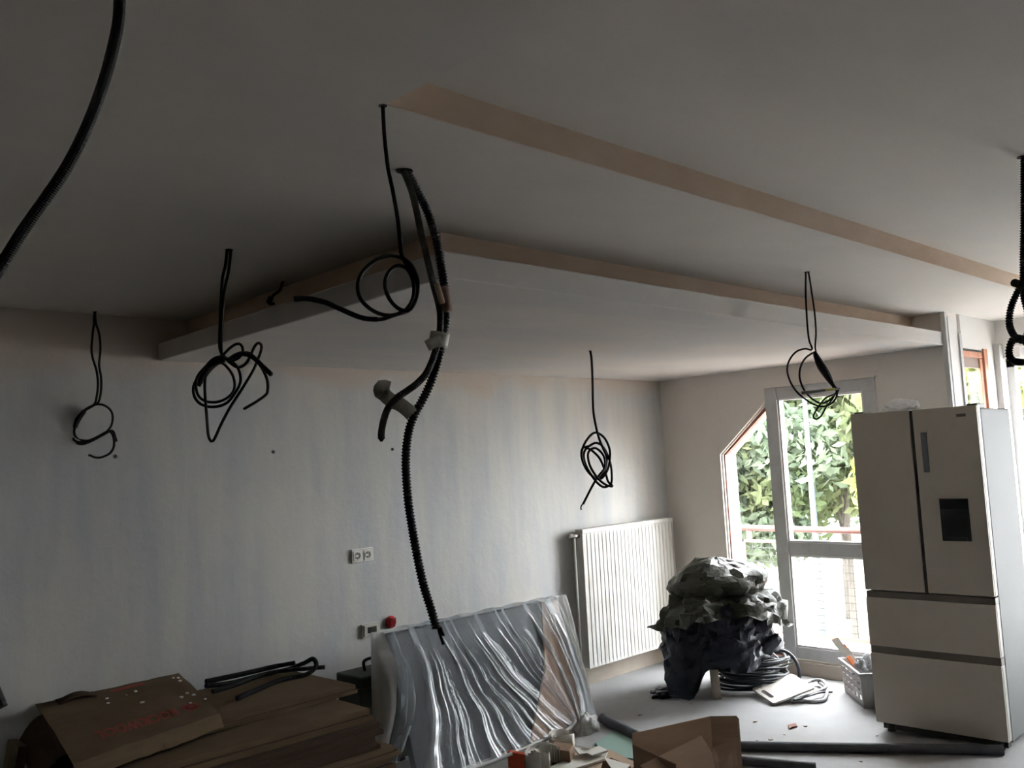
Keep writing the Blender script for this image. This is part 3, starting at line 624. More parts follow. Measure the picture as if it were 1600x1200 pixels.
# ------------------------------------------------------------------ black cable at the left edge
tl = thing('cable_loop', 'black cable loop lying at the lower left edge of the stack', 'cable', (-4.95, -0.9, 0.0))
obj('strand', MB().tube(smooth_path([(-4.66,-0.55,0.61),(-4.78,-0.75,0.60),(-4.93,-0.88,0.50),(-5.02,-0.95,0.34),(-5.03,-1.0,0.12),(-4.95,-1.1,0.012),(-4.7,-1.2,0.012),(-4.5,-1.3,0.012)], 0.02), 0.009, 8), m_black, tl, smooth=True)

# ------------------------------------------------------------------ stack of flattened cardboard boxes
rs = random.Random(11)
def carton(x0, x1, y0, y1, z, h, rot, m, label, grp='flattened cartons in the stack'):
    c = Vector(((x0+x1)/2, (y0+y1)/2, z)); R3 = Matrix.Rotation(rot, 3, 'Z'); hx, hy = (x1-x0)/2, (y1-y0)/2
    t = thing('flattened_carton', label, 'cardboard', c, grp)
    fn = lambda x, y, zz: c + R3 @ Vector((x, y, zz))
    obj('lower_sheet', MB().box(-hx, hx, -hy, hy, 0, h*0.44, fn=fn), m, t, bevel=0.002)
    obj('upper_sheet', MB().box(-hx + rs.uniform(0, .02), hx - rs.uniform(0, .03), -hy + rs.uniform(0, .025), hy - .01, h*0.5, h, fn=fn), m, t, bevel=0.002)
    obj('fold', MB().box(-hx + .01, hx - .015, -hy + .012, hy - .012, h*0.43, h*0.51, fn=fn), m_shade3, t)
    return t
zz = 0.0; K = 12
ords = ['bottom', 'second', 'third', 'fourth', 'fifth', 'sixth', 'seventh', 'eighth', 'ninth', 'tenth', 'eleventh', 'top']
for k in range(K):
    h = [0.05, .045, .055, .05, .045, .055, .05, .045, .05, .05, .055, .042][k]
    q = k / (K - 1)
    xr_ = -3.42 - 0.02 * k + rs.uniform(-.04, .04) if k < 10 else (-3.60 if k == 10 else -3.50)
    yf = -1.06 + rs.uniform(-.03, .03) if k < 9 else (-1.03 if k == 9 else (-0.98 if k == 10 else -0.72))
    m_ = [m_shade1, m_shade2, m_shade3][k % 3] if k < 9 else (m_shade3 if k == 9 else (m_shade2 if k == 10 else m_shade2))
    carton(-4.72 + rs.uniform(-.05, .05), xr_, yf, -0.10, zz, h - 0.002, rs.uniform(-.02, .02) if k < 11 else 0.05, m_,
           ('flattened brown carton lying on top of the cardboard stack' if k == 11 else
            'flattened brown carton, %s from the floor in the cardboard stack' % ords[k] if k else 'flattened brown carton at the very bottom of the cardboard stack'))
    zz += h
ZS = zz
# large printed cardboard sheet over the stack
pc = [Vector((-4.72, -0.03, 0.665)), Vector((-4.08, -0.03, 0.672)), Vector((-4.20, -0.76, ZS + 0.016)), Vector((-4.84, -0.94, ZS + 0.012))]
def sheet_pt(u, v, off=0.0):
    a = pc[0].lerp(pc[1], u); b = pc[3].lerp(pc[2], u); p = a.lerp(b, v)
    p.z += 0.006 * noise.noise(Vector((u * 5, v * 5, 1))) + 0.02 * math.sin(v * math.pi) * 0.3 + off
    if v > 0.93: p.z -= (v - 0.93) * 0.55
    jag = 0.02 * noise.noise(Vector((u * 9, 3, 0)))
    p.y += jag * (v > 0.99) ; return p
ps = thing('printed_carton', 'torn brown cardboard sheet with orange print on the stack', 'cardboard', pc[3])
obj('sheet', MB().grid(lambda u, v: sheet_pt(u, v), 40, 40), m_shade2, ps, thick=0.005)
obj('torn_flap', MB().grid(lambda u, v: sheet_pt(0.0, 0.2 + 0.6 * u) + Vector((-0.09 * v, 0.0 + 0.03 * v, -0.10 * v * v - 0.01 * v)), 16, 6), m_shade3, ps, thick=0.004)
obj('raised_edge', MB().grid(lambda u, v: sheet_pt(0.12 + 0.25 * u, 0.02 + 0.10 * v) + Vector((0, 0.0, 0.008 + 0.028 * math.sin(u * 3.1) * math.sin(v * 2.5))), 16, 6), m_shade3, ps, thick=0.004)
fc = bpy.data.curves.new('print', 'FONT'); fc.body = 'ROCKWOOL'; fc.size = 1.0; fc.offset = 0.022; fc.align_x = 'LEFT'
fo = bpy.data.objects.new('print_tmp', fc); COL.objects.link(fo); bpy.context.view_layer.update()
tm = bpy.data.meshes.new_from_object(fo.evaluated_get(bpy.context.evaluated_depsgraph_get()))
bpy.data.objects.remove(fo)
bm = bmesh.new(); bm.from_mesh(tm); bmesh.ops.subdivide_edges(bm, edges=bm.edges, cuts=1); bm.to_mesh(tm); bm.free()
wx = max(v.co.x for v in tm.vertices)
for v in tm.vertices:                           # the lettering stands upside down for the viewer
    q = v.co.x / wx; hgt = v.co.y / 0.72
    v.co = sheet_pt(0.76 - 0.56 * q, 0.66 + 0.11 * hgt, 0.0045)
obj('lettering', tm, m_print, ps)
ro = MB()
def ringpt(a, r_, o=0.0046): return sheet_pt(0.86 + r_ * math.cos(a), 0.70 + r_ * 1.0 * math.sin(a), o)
n = 28
vs_ = [ringpt(2*math.pi*i/n, 0.062) for i in range(n)] + [ringpt(2*math.pi*i/n, 0.040) for i in range(n)]
ro.add(vs_, [(i, (i+1) % n, n + (i+1) % n, n + i) for i in range(n)])
ro.add([ringpt(2*math.pi*i/n, 0.024 if i % 2 else 0.03) for i in range(n)], [tuple(range(n))])
obj('round_mark', ro, m_print, ps)
obj('print_band', MB().grid(lambda u, v: sheet_pt(0.48 + 0.24 * u, 0.05 + 0.05 * v, 0.0046), 10, 2), m_print, ps)
# white plaster crumbs on the cardboard
for (u, v) in ((.93,.10),(.96,.12),(.95,.2),(.62,.20),(.55,.22),(.42,.20),(.60,.42),(.86,.50),(.92,.46),(.95,.52),(.88,.64),(.40,.30),(.99,.66)):
    p = sheet_pt(u, v, 0.003); s = rs.uniform(0.005, 0.010)
    o = obj('plaster_crumb', MB().prism([p + Vector((math.cos(a) * s * rs.uniform(.7, 1.3), math.sin(a) * s * rs.uniform(.7, 1.3), 0)) for a in (0, 1.1, 2.2, 3.3, 4.4, 5.4)], (0, 0, s * 0.7)), m_chip)
    tag(o, 'white plaster crumb on the printed cardboard sheet', 'crumb', 'plaster crumbs on the cardboard')
# black conduits lying on the stack
hz = ZS + 0.013
def zpt(x, y, z=hz): return on(x, y, 2, z)
lc = thing('loose_conduit', 'black conduits lying bent on top of the cardboard stack', 'conduit', (-3.7, -0.3, ZS))
pth = [(-4.02,-.20,hz+.02),(-3.88,-.17,hz),(-3.72,-.15,hz),(-3.58,-.17,hz+.005),(-3.5,-.22,hz+.03),(-3.48,-.28,hz+.055),(-3.50,-.34,hz+.03),(-3.56,-.34,hz),(-3.7,-.33,hz),(-3.88,-.42,hz),(-4.02,-.52,hz+.01)]
corrugated(lc, 'conduit', [Vector(p) for p in pth], 0.012, m_cond)
pth = [(-4.05,-.34,hz+.02),(-3.92,-.30,hz+.018),(-3.78,-.24,hz+.02),(-3.66,-.24,hz+.022),(-3.54,-.30,hz+.02),(-3.46,-.36,hz+.02)]
corrugated(lc, 'conduit', [Vector(p) for p in pth], 0.012, m_cond)
pth = [(-4.0,-.16,hz+.03),(-3.8,-.13,hz+.022),(-3.62,-.13,hz+.024),(-3.52,-.17,hz+.03)]
corrugated(lc, 'conduit', [Vector(p) for p in pth], 0.013, m_cond)
# offcuts of timber at the left end of the stack
def plank(p0, p1, wd, th_, label, grp='timber offcuts left of the stack'):
    p0, p1 = Vector(p0), Vector(p1); t = (p1-p0).normalized(); s = t.cross(Vector((0,0,1))).normalized(); u = s.cross(t)
    o = obj('timber_offcut', MB().box(0, (p1-p0).length, -wd/2, wd/2, 0, th_, fn=lambda a, b, c: p0 + t*a + s*b + u*c), m_plank, bevel=0.002)
    tag(o, label, 'timber', grp); return o
plank((-4.98,-1.16,0.0), (-4.86,-1.16,0.53), 0.12, 0.04, 'leaning timber offcut nearest the front of the stack')
plank((-4.96,-0.36,0.0), (-4.86,-0.36,0.60), 0.15, 0.035, 'leaning timber offcut against the wall end of the stack')
plank((-4.96,-0.72,0.0), (-4.86,-0.72,0.55), 0.14, 0.04, 'leaning timber offcut in the middle beside the stack')

# ------------------------------------------------------------------ dark green case
gcs = thing('equipment_case', 'dark green case between the cardboard stack and the covered panel', 'case', (-3.06, -0.15, 0))
obj('body', MB().box(-3.19, -2.88, -0.27, -0.04, 0.02, 0.44), m_green, gcs, bevel=0.012)
obj('lid', MB().box(-3.195, -2.875, -0.275, -0.035, 0.445, 0.505), m_green, gcs, bevel=0.010)
obj('handle', MB().tube(smooth_path([(-3.08,-.15,.505),(-3.08,-.15,.56),(-2.99,-.15,.56),(-2.99,-.15,.505)], .01), 0.009, 8), m_black, gcs, smooth=True)
for x in (-3.15, -2.92): obj('foot', MB().box(x - .02, x + .02, -0.25, -0.06, 0.0, 0.025), m_black, gcs)

# ------------------------------------------------------------------ covered panel and its dust sheet
def lean(x0, x1, yt, yb, z0, z1, th_):
    return MB().prism([(x0, yb, z0), (x0, yb - th_, z0), (x0, yt - th_, z1), (x0, yt, z1)], (x1 - x0, 0, 0))
pn = obj('slate_board', lean(-3.08, -1.86, -0.315, -0.56, 0.0, 0.722, 0.05), m_slatep, bevel=0.004); tag(pn, 'large slate grey panel leaning under the plastic dust sheet', 'panel')
pn2 = obj('pink_board', MB().prism([(-1.90, -0.375, 0.722), (-1.765, -0.375, 0.722), (-1.765, -0.622, 0.0), (-2.30, -0.622, 0.0), (-2.02, -0.50, 0.36)], (0, -0.012, 0)), m_pink); tag(pn2, 'pinkish brown board leaning before the right end of the covered panel', 'board')
# sheet: fold lines run from the top edge and gather at the lower right
KEY = [(0.00, (583, 1235), -.62), (0.04, (600, 1235), -.72), (0.09, (645, 1235), -.80), (0.14, (690, 1225), -.84), (0.20, (735, 1205), -.84), (0.27, (790, 1183), -.82), (0.35, (845, 1160), -.80),
       (0.43, (885, 1142), -.78), (0.50, (896, 1128), -.77), (0.70, (899, 1122), -.76), (0.86, (908, 1126), -.74), (0.93, (922, 1140), -.70), (1.0, (935, 1150), -.62)]
def endpt(u):
    for (a, p, ya), (b, q, yb) in zip(KEY, KEY[1:]):
        if u <= b:
            t = (u-a)/(b-a); P = on(p[0] + (q[0]-p[0])*t, p[1] + (q[1]-p[1])*t, 1, ya + (yb-ya)*t); P.z = max(P.z, 0.012); return P
    return on(*KEY[-1][1], 1, KEY[-1][2])
def fold(u):
    s = 0
    for fr_, am, ph in ((13, .50, .3), (27, .45, 1.7), (47, .25, .6), (83, .12, 2.0)):
        s += am * (1 - abs(math.sin(u * fr_ * math.pi / 2 + ph + 0.8 * noise.noise(Vector((u * 6, fr_, 0))))) ** 0.7 * 2)
    return s
def sheet(u, v):
    top = Vector((-3.10 + 1.35 * u, -0.372, 0.742 - 0.004 * math.sin(u * 40)))
    e = endpt(u)
    ctrl = Vector((top.x + (0.10 if u < .9 else 0.0) + 0.05 * u, -0.50 - 0.10 * u, 0.30 + 0.10 * (1 - u)))
    if u > 0.88:
        k = (u - .88) / .12; ctrl = ctrl.lerp(Vector((-1.66, -0.42, 0.40)), k)
    p = top * (1-v)**2 + ctrl * 2*v*(1-v) + e * v*v
    amp = 0.040 * min(1, v * 3.0 + 0.12) * (1 - 0.55 * v * (1 if u > .4 else 0.3))
    p += Vector((0.12, -0.95, 0.12)) * (amp * (fold(u + 0.010 * noise.noise(Vector((u * 3, v * 5, 7)))) * 0.8 + 0.5) + 0.005 * noise.noise(Vector((u * 30, v * 12, 2))))
    # leave room for the boards underneath
    ymax = -0.372 + (-0.245) * max(0, (0.722 - p.z)) / 0.722 - 0.03
    if -3.08 < p.x < -1.77: p.y = min(p.y, ymax)
    p.z = max(p.z, 0.008); return p
def back(u, v):                                 # the sheet laid over the top edge and down behind
    top = sheet(u, 0.0)
    return top + Vector((0, 0.075 * min(1, v * 2), 0.004 * math.sin(v * 6) - max(0, v - .5) * 0.24))
ds = thing('dust_sheet', 'clear plastic dust sheet draped in folds over the leaning panel', 'plastic sheet', (-2.4, -0.6, 0))
fd = obj('front_drape', MB().grid(sheet, 420, 90), m_film2, ds, smooth=True)
at = fd.data.attributes.new('cling', 'FLOAT', 'POINT')
at.data.foreach_set('value', [0.5 + 0.5 * max(-1, min(1, 0.9 * fold(i / 420 + 0.004 * noise.noise(Vector((i * .01, j * .05, 7)))) + 0.5 * noise.noise(Vector((i / 420 * 26, j / 90 * 2.0, 3))) + 1.5 * max(0, min(1, (i / 420 - .84) / .08)) * (.35 + .65 * j / 90))) for j in range(91) for i in range(421)])
obj('top_turn', MB().grid(back, 200, 10), m_film, ds, smooth=True)
def side(u, v):                                 # milky gathered right side
    a = sheet(1.0, v); b = Vector((-1.70 + 0.02 * math.sin(v * 9), -0.30 - 0.12 * v, a.z))
    mid_ = Vector((-1.64 + 0.06 * v * 0 + 0.03 * math.sin(v * 3.1), -0.40 - 0.1 * v, a.z))
    p = a * (1-u)**2 + mid_ * 2*u*(1-u) + b * u*u
    return p + Vector((0.02, -0.012, 0)) * math.sin(u * 14 + v * 4)
obj('side_drape', MB().grid(side, 30, 50), m_filmw, ds, smooth=True)
def lside(u, v):                                # left end of the sheet
    a = sheet(0.0, v); b = Vector((-3.13 - 0.05 * v, -0.30 - 0.02 * v, a.z)); p = a.lerp(b, u)
    return p + Vector((-0.03, 0.0, 0)) * (math.sin(u * math.pi) * (0.5 + 0.5 * math.sin(v * 7)) + 0.5 * math.sin(u * 15 + v * 3) * v)
obj('side_drape', MB().grid(lside, 20, 40), m_filmw, ds, smooth=True)
def lflap(u, v):
    a = sheet(0.0, 0.06 + 0.9 * v); wd = 0.09 * (1 - abs(v - 0.45) / 0.55) * u
    return a + Vector((wd * 0.72, -0.03 - 0.05 * math.sin(u * 2), -0.02 * u))
obj('loose_flap', MB().grid(lflap, 14, 30), m_film, ds, smooth=True)
obj('gathered_end', crumple(on(917, 1138, 1, -.74) + Vector((0, 0, .01)), .085, .05, .07, 4, .3, 2.0), m_filmw, ds, smooth=True)
obj('hem_roll', MB().tube(smooth_path([endpt(u) + Vector((0, -0.015, 0.012)) for u in (0.10, .14, .2, .27, .35, .43, .5)], .01), 0.010, 8), m_filmw, ds, smooth=True)

# ------------------------------------------------------------------ tarpaulin heap
TC = Vector((-0.70, -0.86, 0))
rt = random.Random(31)
def crease(o):
    me = o.data
    me.polygons.foreach_set('use_smooth', [True] * len(me.polygons))
    a = me.attributes.new('sharp_edge', 'BOOLEAN', 'EDGE')
    a.data.foreach_set('value', [rt.random() < 0.6 for _ in me.edges])
def heap(prof, hem, seed, amp, freq, n1=72, n2=18, sx=1.0, sy=0.85):
    def fn(u, v):
        ph = u * 2 * math.pi
        r_, z = prof(v, ph); z0 = hem(math.degrees(ph) % 360)
        z = z0 + (z - z0) if v < 1 else z0
        d = RH * math.cos(ph) * sx - FH * math.sin(ph) * sy
        p = TC + d * r_ + Vector((0, 0, z))
        q = p * freq + Vector((seed, seed * 2, 0))
        k = abs(noise.noise(q)) * 1.6 - 0.5 + 0.8 * abs(noise.noise(q * 2.3)) + rt.uniform(-.25, .25)
        p += (d * 0.8 + Vector((0, 0, 0.6))) * amp * k
        p += Vector((rt.uniform(-1, 1), rt.uniform(-1, 1), rt.uniform(-1, 1))) * 0.008
        if u in (0.0, 1.0): p = TC + d * r_ + Vector((0, 0, z))
        p.z = max(p.z, 0.01); return p
    return MB().grid(fn, n1, n2)
def lerpk(keys, a):
    for (x0, y0), (x1, y1) in zip(keys, keys[1:]):
        if a <= x1: return y0 + (y1 - y0) * (a - x0) / (x1 - x0)
    return keys[-1][1]
hemS = lambda a: lerpk([(0, .30), (40, .24), (75, .20), (118, .21), (126, .03), (146, .012), (158, .10), (170, .20), (180, .26), (260, .2), (360, .30)], a)
hemM = lambda a: lerpk([(0, .42), (20, .44), (50, .50), (90, .55), (130, .50), (165, .45), (180, .42), (270, .45), (360, .42)], a)
tp = thing('tarpaulin', 'crumpled dark olive tarpaulin heaped in the corner beside the balcony door', 'tarpaulin', TC)
def profS(v, ph): z0 = hemS(math.degrees(ph) % 360); return (0.29 + 0.10 * v + 0.03 * math.sin(ph * 5 + 1), 0.60 + (z0 - 0.60) * v)
_o = obj('lower_drape', heap(profS, hemS, 3.1, 0.07, 4.0), m_tarpb, tp)
crease(_o)
def profM(v, ph):
    z0 = hemM(math.degrees(ph) % 360)
    return (0.06 + (0.38 + 0.04 * math.sin(ph * 3 + .5) + 0.03 * math.sin(ph * 7)) * v ** 0.7, 0.76 + (z0 - 0.76) * (v ** 1.5) + 0.03 * math.sin(ph * 5 + v * 4) * v)
_o = obj('middle_drape', heap(profM, hemM, 8.4, 0.085, 3.6), m_tarp, tp)
crease(_o)
def top_lump(u, v):
    th_ = u * 2 * math.pi; ph = v * math.pi
    d = Vector((math.cos(th_) * math.sin(ph), math.sin(th_) * math.sin(ph), math.cos(ph)))
    p = TC + RH * (d.x * 0.33 + 0.03) - FH * (d.y * 0.22) + Vector((0, 0, 0.725 + d.z * 0.12 + 0.015 * d.x))
    q = p * 4.2
    vd = noise.voronoi(q, distance_metric='DISTANCE', exponent=2.5)[0]
    p += (RH * d.x - FH * d.y + Vector((0, 0, d.z * .7))) * (0.10 * abs(noise.noise(q)) + 0.05 * abs(noise.noise(q * 2.3))) + Vector((rt.uniform(-1, 1), rt.uniform(-1, 1), rt.uniform(-1, 1))) * (0.008 if 0 < u < 1 else 0)
    return p
crease(obj('folded_top', MB().grid(top_lump, 42, 18), m_tarp, tp))
# trestle below it
ts = thing('trestle', 'wooden trestle with one pale leg showing below the tarpaulin', 'trestle', TC)
def bar(p0, p1, w_, d_, nm, m, par, b=0.002):
    p0, p1 = Vector(p0), Vector(p1); t = (p1-p0).normalized(); s = (RH - t * RH.dot(t)).normalized(); u = t.cross(s)
    return obj(nm, MB().box(0, (p1-p0).length, -w_/2, w_/2, -d_/2, d_/2, fn=lambda a, b_, c: p0 + t*a + s*b_ + u*c), m, par, bevel=b)
lf = on(1121, 1092, 2, 0.0); lt_ = lf + FH * 0.04 - RH * 0.025 + Vector((0, 0, 0.50))
bar(lf, lt_, 0.052, 0.03, 'leg', m_lath, ts)
for a_, b_ in ((-0.22, 0.02), (0.12, 0.36), (-0.20, 0.40)):
    f2 = TC + RH * a_ + FH * (b_ - 0.1); bar(f2, f2 + Vector((0.02, 0.02, 0.5)), 0.05, 0.03, 'leg', m_lath, ts)
bar(TC - RH * 0.25 + Vector((0, 0, .52)), TC + RH * 0.25 + Vector((0, 0, .52)), 0.04, 0.16, 'top_beam', m_lath, ts)
sc_ = obj('plastic_scrap', crumple(on(1042, 1082, 2, 0.02), 0.11, 0.08, 0.03, 9, 0.45, 2.2), m_tarpb, smooth=True); tag(sc_, 'crumpled black plastic scrap on the floor beside the tarpaulin', 'scrap')

# ------------------------------------------------------------------ cables on the floor by the door
def coil(center, r0, loops, rad, seed, zst, spread, sy=0.8):
    rr = random.Random(seed); c = Vector(center); pts = []
    N = loops * 10; ox = oy = 0
    for i in range(N):
        if i % 10 == 0: ox, oy, sr = rr.uniform(-spread, spread), rr.uniform(-spread, spread), rr.uniform(.78, 1.1)
        a = i / 10 * 2 * math.pi
        pts.append(c + RH * (math.cos(a) * r0 * sr + ox) - FH * (math.sin(a) * r0 * sy * sr + oy) + Vector((0, 0, rad + zst * i / N + rr.uniform(0, .02))))
    return MB().tube(smooth_path(pts, 0.02), rad, 8)
cp = tag(obj('cable_coil', coil(on(1175, 1072, 2, 0.0), 0.24, 16, 0.009, 21, 0.19, 0.05), m_dcable, smooth=True), 'large tangled coil of dark cable on the floor under the tarpaulin', 'cable')
cp2 = tag(obj('cable_coil', coil(on(1160, 1062, 2, 0.0), 0.17, 9, 0.008, 23, 0.24, 0.04), m_black, smooth=True), 'smaller black cable coil lying within the dark tangle', 'cable')
q0 = on(1195, 1050, 2, 0.0)
lp = [(1150,1066),(1165,1045),(1185,1025),(1205,1015),(1228,1018),(1243,1032),(1249,1052),(1247,1068)]
big = thing('hose_loop', 'thick grey black cable loop standing up before the balcony door', 'cable', q0)
AH = on(1215, 1075, 2, 0.0)
obj('hose', MB().tube(smooth_path(hang(lp, AH), 0.02), 0.012, 10), m_dcable, big, smooth=True)
obj('strand', MB().tube(smooth_path(hang([(1205,1018,.03),(1217,1030,.03),(1226,1042,.03),(1240,1068,.03)], AH), 0.02), 0.006, 8), m_gcable, big, smooth=True)
obj('strand', MB().tube(smooth_path(hang([(1195,1046,.02),(1215,1042,.02),(1236,1036,.02),(1244,1030,.02)], AH), 0.02), 0.006, 8), m_gcable, big, smooth=True)
# light board with hand slot
bl, bt, br_, bb = on(1174, 1077, 2, 0.035), on(1237, 1053, 2, 0.10), on(1273, 1075, 2, 0.06), on(1209, 1101, 2, 0.012)
eu = (bt - bl); ev = (bb - bl)
bm = bmesh.new(); outer = []; inner = []
for cu, cv, a0 in ((.94, .07, 0), (.94, .93, 90), (.06, .93, 180), (.06, .07, 270)):
    for k in range(5):
        a = math.radians(a0 - 90 + k * 22.5); outer.append((cu + .055 * math.cos(a), cv + .06 * math.sin(a)))
for cu, cv, a0 in ((.125, .32, 180), (.125, .68, 0)):
    for k in range(7):
        a = math.radians(a0 + k * 30); inner.append((cu + .045 * math.cos(a), cv + .06 * math.sin(a)))
es = []
for loop in (outer, inner):
    vv = [bm.verts.new(bl + eu * a + ev * b) for a, b in loop]
    es += [bm.edges.new((vv[i], vv[(i+1) % len(vv)])) for i in range(len(vv))]
bmesh.ops.triangle_fill(bm, use_beauty=True, edges=es)
me = bpy.data.meshes.new('cutting_board'); bm.to_mesh(me); bm.free()
cb = obj('cutting_board', me, m_board, thick=0.012); tag(cb, 'dirty white plastic board with a hand slot on the cables', 'board')
gl = thing('cable_loop', 'light grey cable loops on the floor right of the white board', 'cable', on(1270, 1085, 2, 0))
obj('strand', MB().tube(smooth_path([on(x, y, 2, 0.012 + z) for x, y, z in ((1238,1096,0),(1255,1089,.01),(1272,1083,.02),(1288,1076,.03),(1291,1070,.03),(1283,1063,.03),(1266,1064,.02),(1250,1072,.03))], 0.015), 0.011, 8), m_gcable, gl, smooth=True)
obj('strand', MB().tube(smooth_path([on(x, y, 2, 0.012 + z) for x, y, z in ((1232,1095,0),(1250,1095,0),(1272,1096,0),(1287,1094,0),(1292,1084,.01),(1290,1074,.02),(1280,1066,.01))], 0.015), 0.011, 8), m_gcable, gl, smooth=True)
obj('strand', MB().tube(smooth_path([on(x, y, 2, 0.012 + z) for x, y, z in ((1240,1094,.02),(1262,1088,.02),(1282,1082,.02),(1300,1081,.0))], 0.015), 0.007, 8), m_dcable, gl, smooth=True)

# ------------------------------------------------------------------ crate with tools
k0 = Vector((-0.27, -1.53, 0)); kd = Vector((-0.30, -0.27, 0)).normalized(); kn = Vector((-kd.y, kd.x, 0))
if kn.x < 0: kn = -kn
KL, KW, KH = 0.40, 0.27, 0.215
def KP(a, b, c):
    s = 1 + 0.10 * c / KH; ca, cb_ = KL / 2, KW / 2
    return k0 + kd * (ca + (a - ca) * s) + kn * (cb_ + (b - cb_) * s) + Vector((0, 0, c))
ck = thing('plastic_crate', 'small slotted grey white plastic crate left of the refrigerator', 'crate', k0 + kd * .2 + kn * .13)
kb = lambda *a: MB().box(*a, fn=KP)
obj('base', kb(0, KL, 0, KW, 0.004, 0.012), m_crate, ck)
rim = kb(-.006, KL + .006, -.008, .006, KH - .018, KH).box(-.006, KL + .006, KW - .006, KW + .008, KH - .018, KH, fn=KP).box(-.006, .006, 0, KW, KH - .018, KH, fn=KP).box(KL - .006, KL + .006, 0, KW, KH - .018, KH, fn=KP)
obj('rim', rim, m_crate, ck, bevel=0.002)
for b0, nm in ((0.0, 'long_side'), (KW - .004, 'long_side')):
    o = obj(nm, kb(0, KL, b0, b0 + .004, 0.0, 0.045), m_crate, ck)
    for z in (0.072, 0.112, 0.152): obj('slat', kb(0, KL, b0, b0 + .004, z, z + .022), m_crate, o)
    for i in range(6): obj('slat', kb(i * KL / 5.3, i * KL / 5.3 + .022, b0 - .001, b0 + .005, 0.04, KH - .01), m_crate, o)
for a0 in (0.0, KL - .004):
    o = obj('short_side', kb(a0, a0 + .004, 0, KW, 0.0, KH - .01), m_crate, ck)
    obj('slat', kb(a0 - .004, a0 + .008, .03, .05, 0.02, KH - .02), m_crate, o); obj('slat', kb(a0 - .004, a0 + .008, KW - .05, KW - .03, 0.02, KH - .02), m_crate, o)
def stick(p0, p1, w_, d_, m, label, cat, name, tip=None):
    t = thing(name, label, cat, p0); bar(p0, p1, w_, d_, 'handle', m, t)
    if tip: bar(p1, Vector(p1) + (Vector(p1) - Vector(p0)).normalized() * tip[0], tip[1], 0.002, 'blade', tip[2], t, 0)
    return t
stick(KP(.24, .10, .08), KP(.12, .02, .25), 0.024, 0.02, m_orange, 'orange handled scraper leaning in the crate', 'scraper', 'scraper', (0.14, 0.05, m_metal))
stick(KP(.16, .14, .06), KP(.03, .04, .28), 0.03, 0.01, m_lath, 'pale wooden stick leaning out of the crate', 'stick', 'stirring_stick', (0.03, .02, m_orange))
pp = thing('paper_sheets', 'white paper sheets standing in the crate beside the refrigerator', 'paper', KP(.3, .12, .02))
for i in range(3):
    q = KP(.30 - .03 * i, .14 + .02 * i, .02); bar(q, q + Vector((0.02 * i, -.01, .34 + .02 * i)) - RH * .0, 0.10, 0.003, 'sheet', m_paper, pp, 0)
pp2 = tag(obj('paper_bag', crumple(KP(.26, .07, .19), .07, .06, .08, 5, .7, 3), m_paper, smooth=True), 'crumpled white paper on top of the crate', 'paper')

# ------------------------------------------------------------------ pipes and debris on the floor
def pipe(p0, p1, r_, label):
    p0, p1 = Vector(p0) + Vector((0, 0, r_)), Vector(p1) + Vector((0, 0, r_))
    t = thing('foam_pipe', label, 'pipe', (p0.x, p0.y, 0), 'charcoal pipes on the floor')
    mb = MB(); d = (p1 - p0).normalized(); a = d.orthogonal().normalized(); b = d.cross(a); n = 16; vs_ = []
    for P, rr in ((p0, r_), (p1, r_), (p1, r_ * .6), (p0, r_ * .6)):
        vs_ += [P + (a * math.cos(2*math.pi*k/n) + b * math.sin(2*math.pi*k/n)) * rr for k in range(n)]
    mb.add(vs_, [(q*n + k, q*n + (k+1) % n, ((q+1) % 4)*n + (k+1) % n, ((q+1) % 4)*n + k) for q in range(4) for k in range(n)])
    obj('tube', mb, m_pipe, t, smooth=False); return t
pipe(on(1070, 1172, 2, 0), on(1568, 1180, 2, 0), 0.026, 'long charcoal pipe on the floor in front of the refrigerator')
pipe(on(942, 1130, 2, 0), on(1060, 1192, 2, 0), 0.030, 'short charcoal pipe running behind the open cardboard box')
pipe(on(1120, 1192, 2, 0), on(1275, 1207, 2, 0), 0.024, 'charcoal pipe nearest the camera right of the cardboard box')
# open cardboard box
z_ = 0.30
Kc, Lc = on(1110, 1119, 2, z_), on(988, 1146, 2, z_)
dA = (Lc - Kc); dA.z = 0; lenA = dA.length; dA.normalize(); dB = Vector((dA.y, -dA.x, 0))
if dB.dot(FH) > 0: dB = -dB
bx_ = thing('cardboard_box', 'open brown cardboard box in front of the long pipe', 'box', (Kc + dA * lenA / 2 + dB * .15) * 1.0)
bx_.location.z = 0
def BP(a, b, c): return Vector((Kc.x, Kc.y, 0)) + dA * a + dB * b + Vector((0, 0, c))
bb_ = lambda *a: MB().box(*a, fn=BP)
LB = 0.34
obj('back_side', bb_(0, lenA, -.004, 0, 0, z_), m_card, bx_)
K0 = Vector((Kc.x, Kc.y, 0)); R0 = K0 + RH * 0.135 - FH * 0.03
obj('right_side', MB().prism([K0, R0, R0 + Vector((0, 0, z_ - .012)), R0 - RH * .012 + Vector((0, 0, z_ + .004)), K0 + Vector((0, 0, z_))], FH * .004), m_card2, bx_)
obj('left_side', bb_(lenA, lenA + .004, 0, LB, 0, z_ - .05), m_card3, bx_)
obj('front_side', bb_(0, lenA, LB, LB + .004, 0, 0.12), m_card, bx_)
obj('bottom', bb_(0, lenA, 0, LB, 0.002, 0.008), m_card3, bx_)
apex = on(1096, 1149, 2, .30)
fl = [on(1000, 1196, 2, .22), apex, on(1135, 1212, 2, .20), on(1040, 1230, 2, .16)]
obj('flap', MB().prism(fl, (0, 0, -.004)), m_card, bx_)
tg = [on(1112, 1168, 2, .28), on(1150, 1156, 2, .30), on(1154, 1210, 2, .2), on(1120, 1215, 2, .2)]
obj('flap', MB().prism(tg, (0, 0, -.004)), m_card3, bx_)
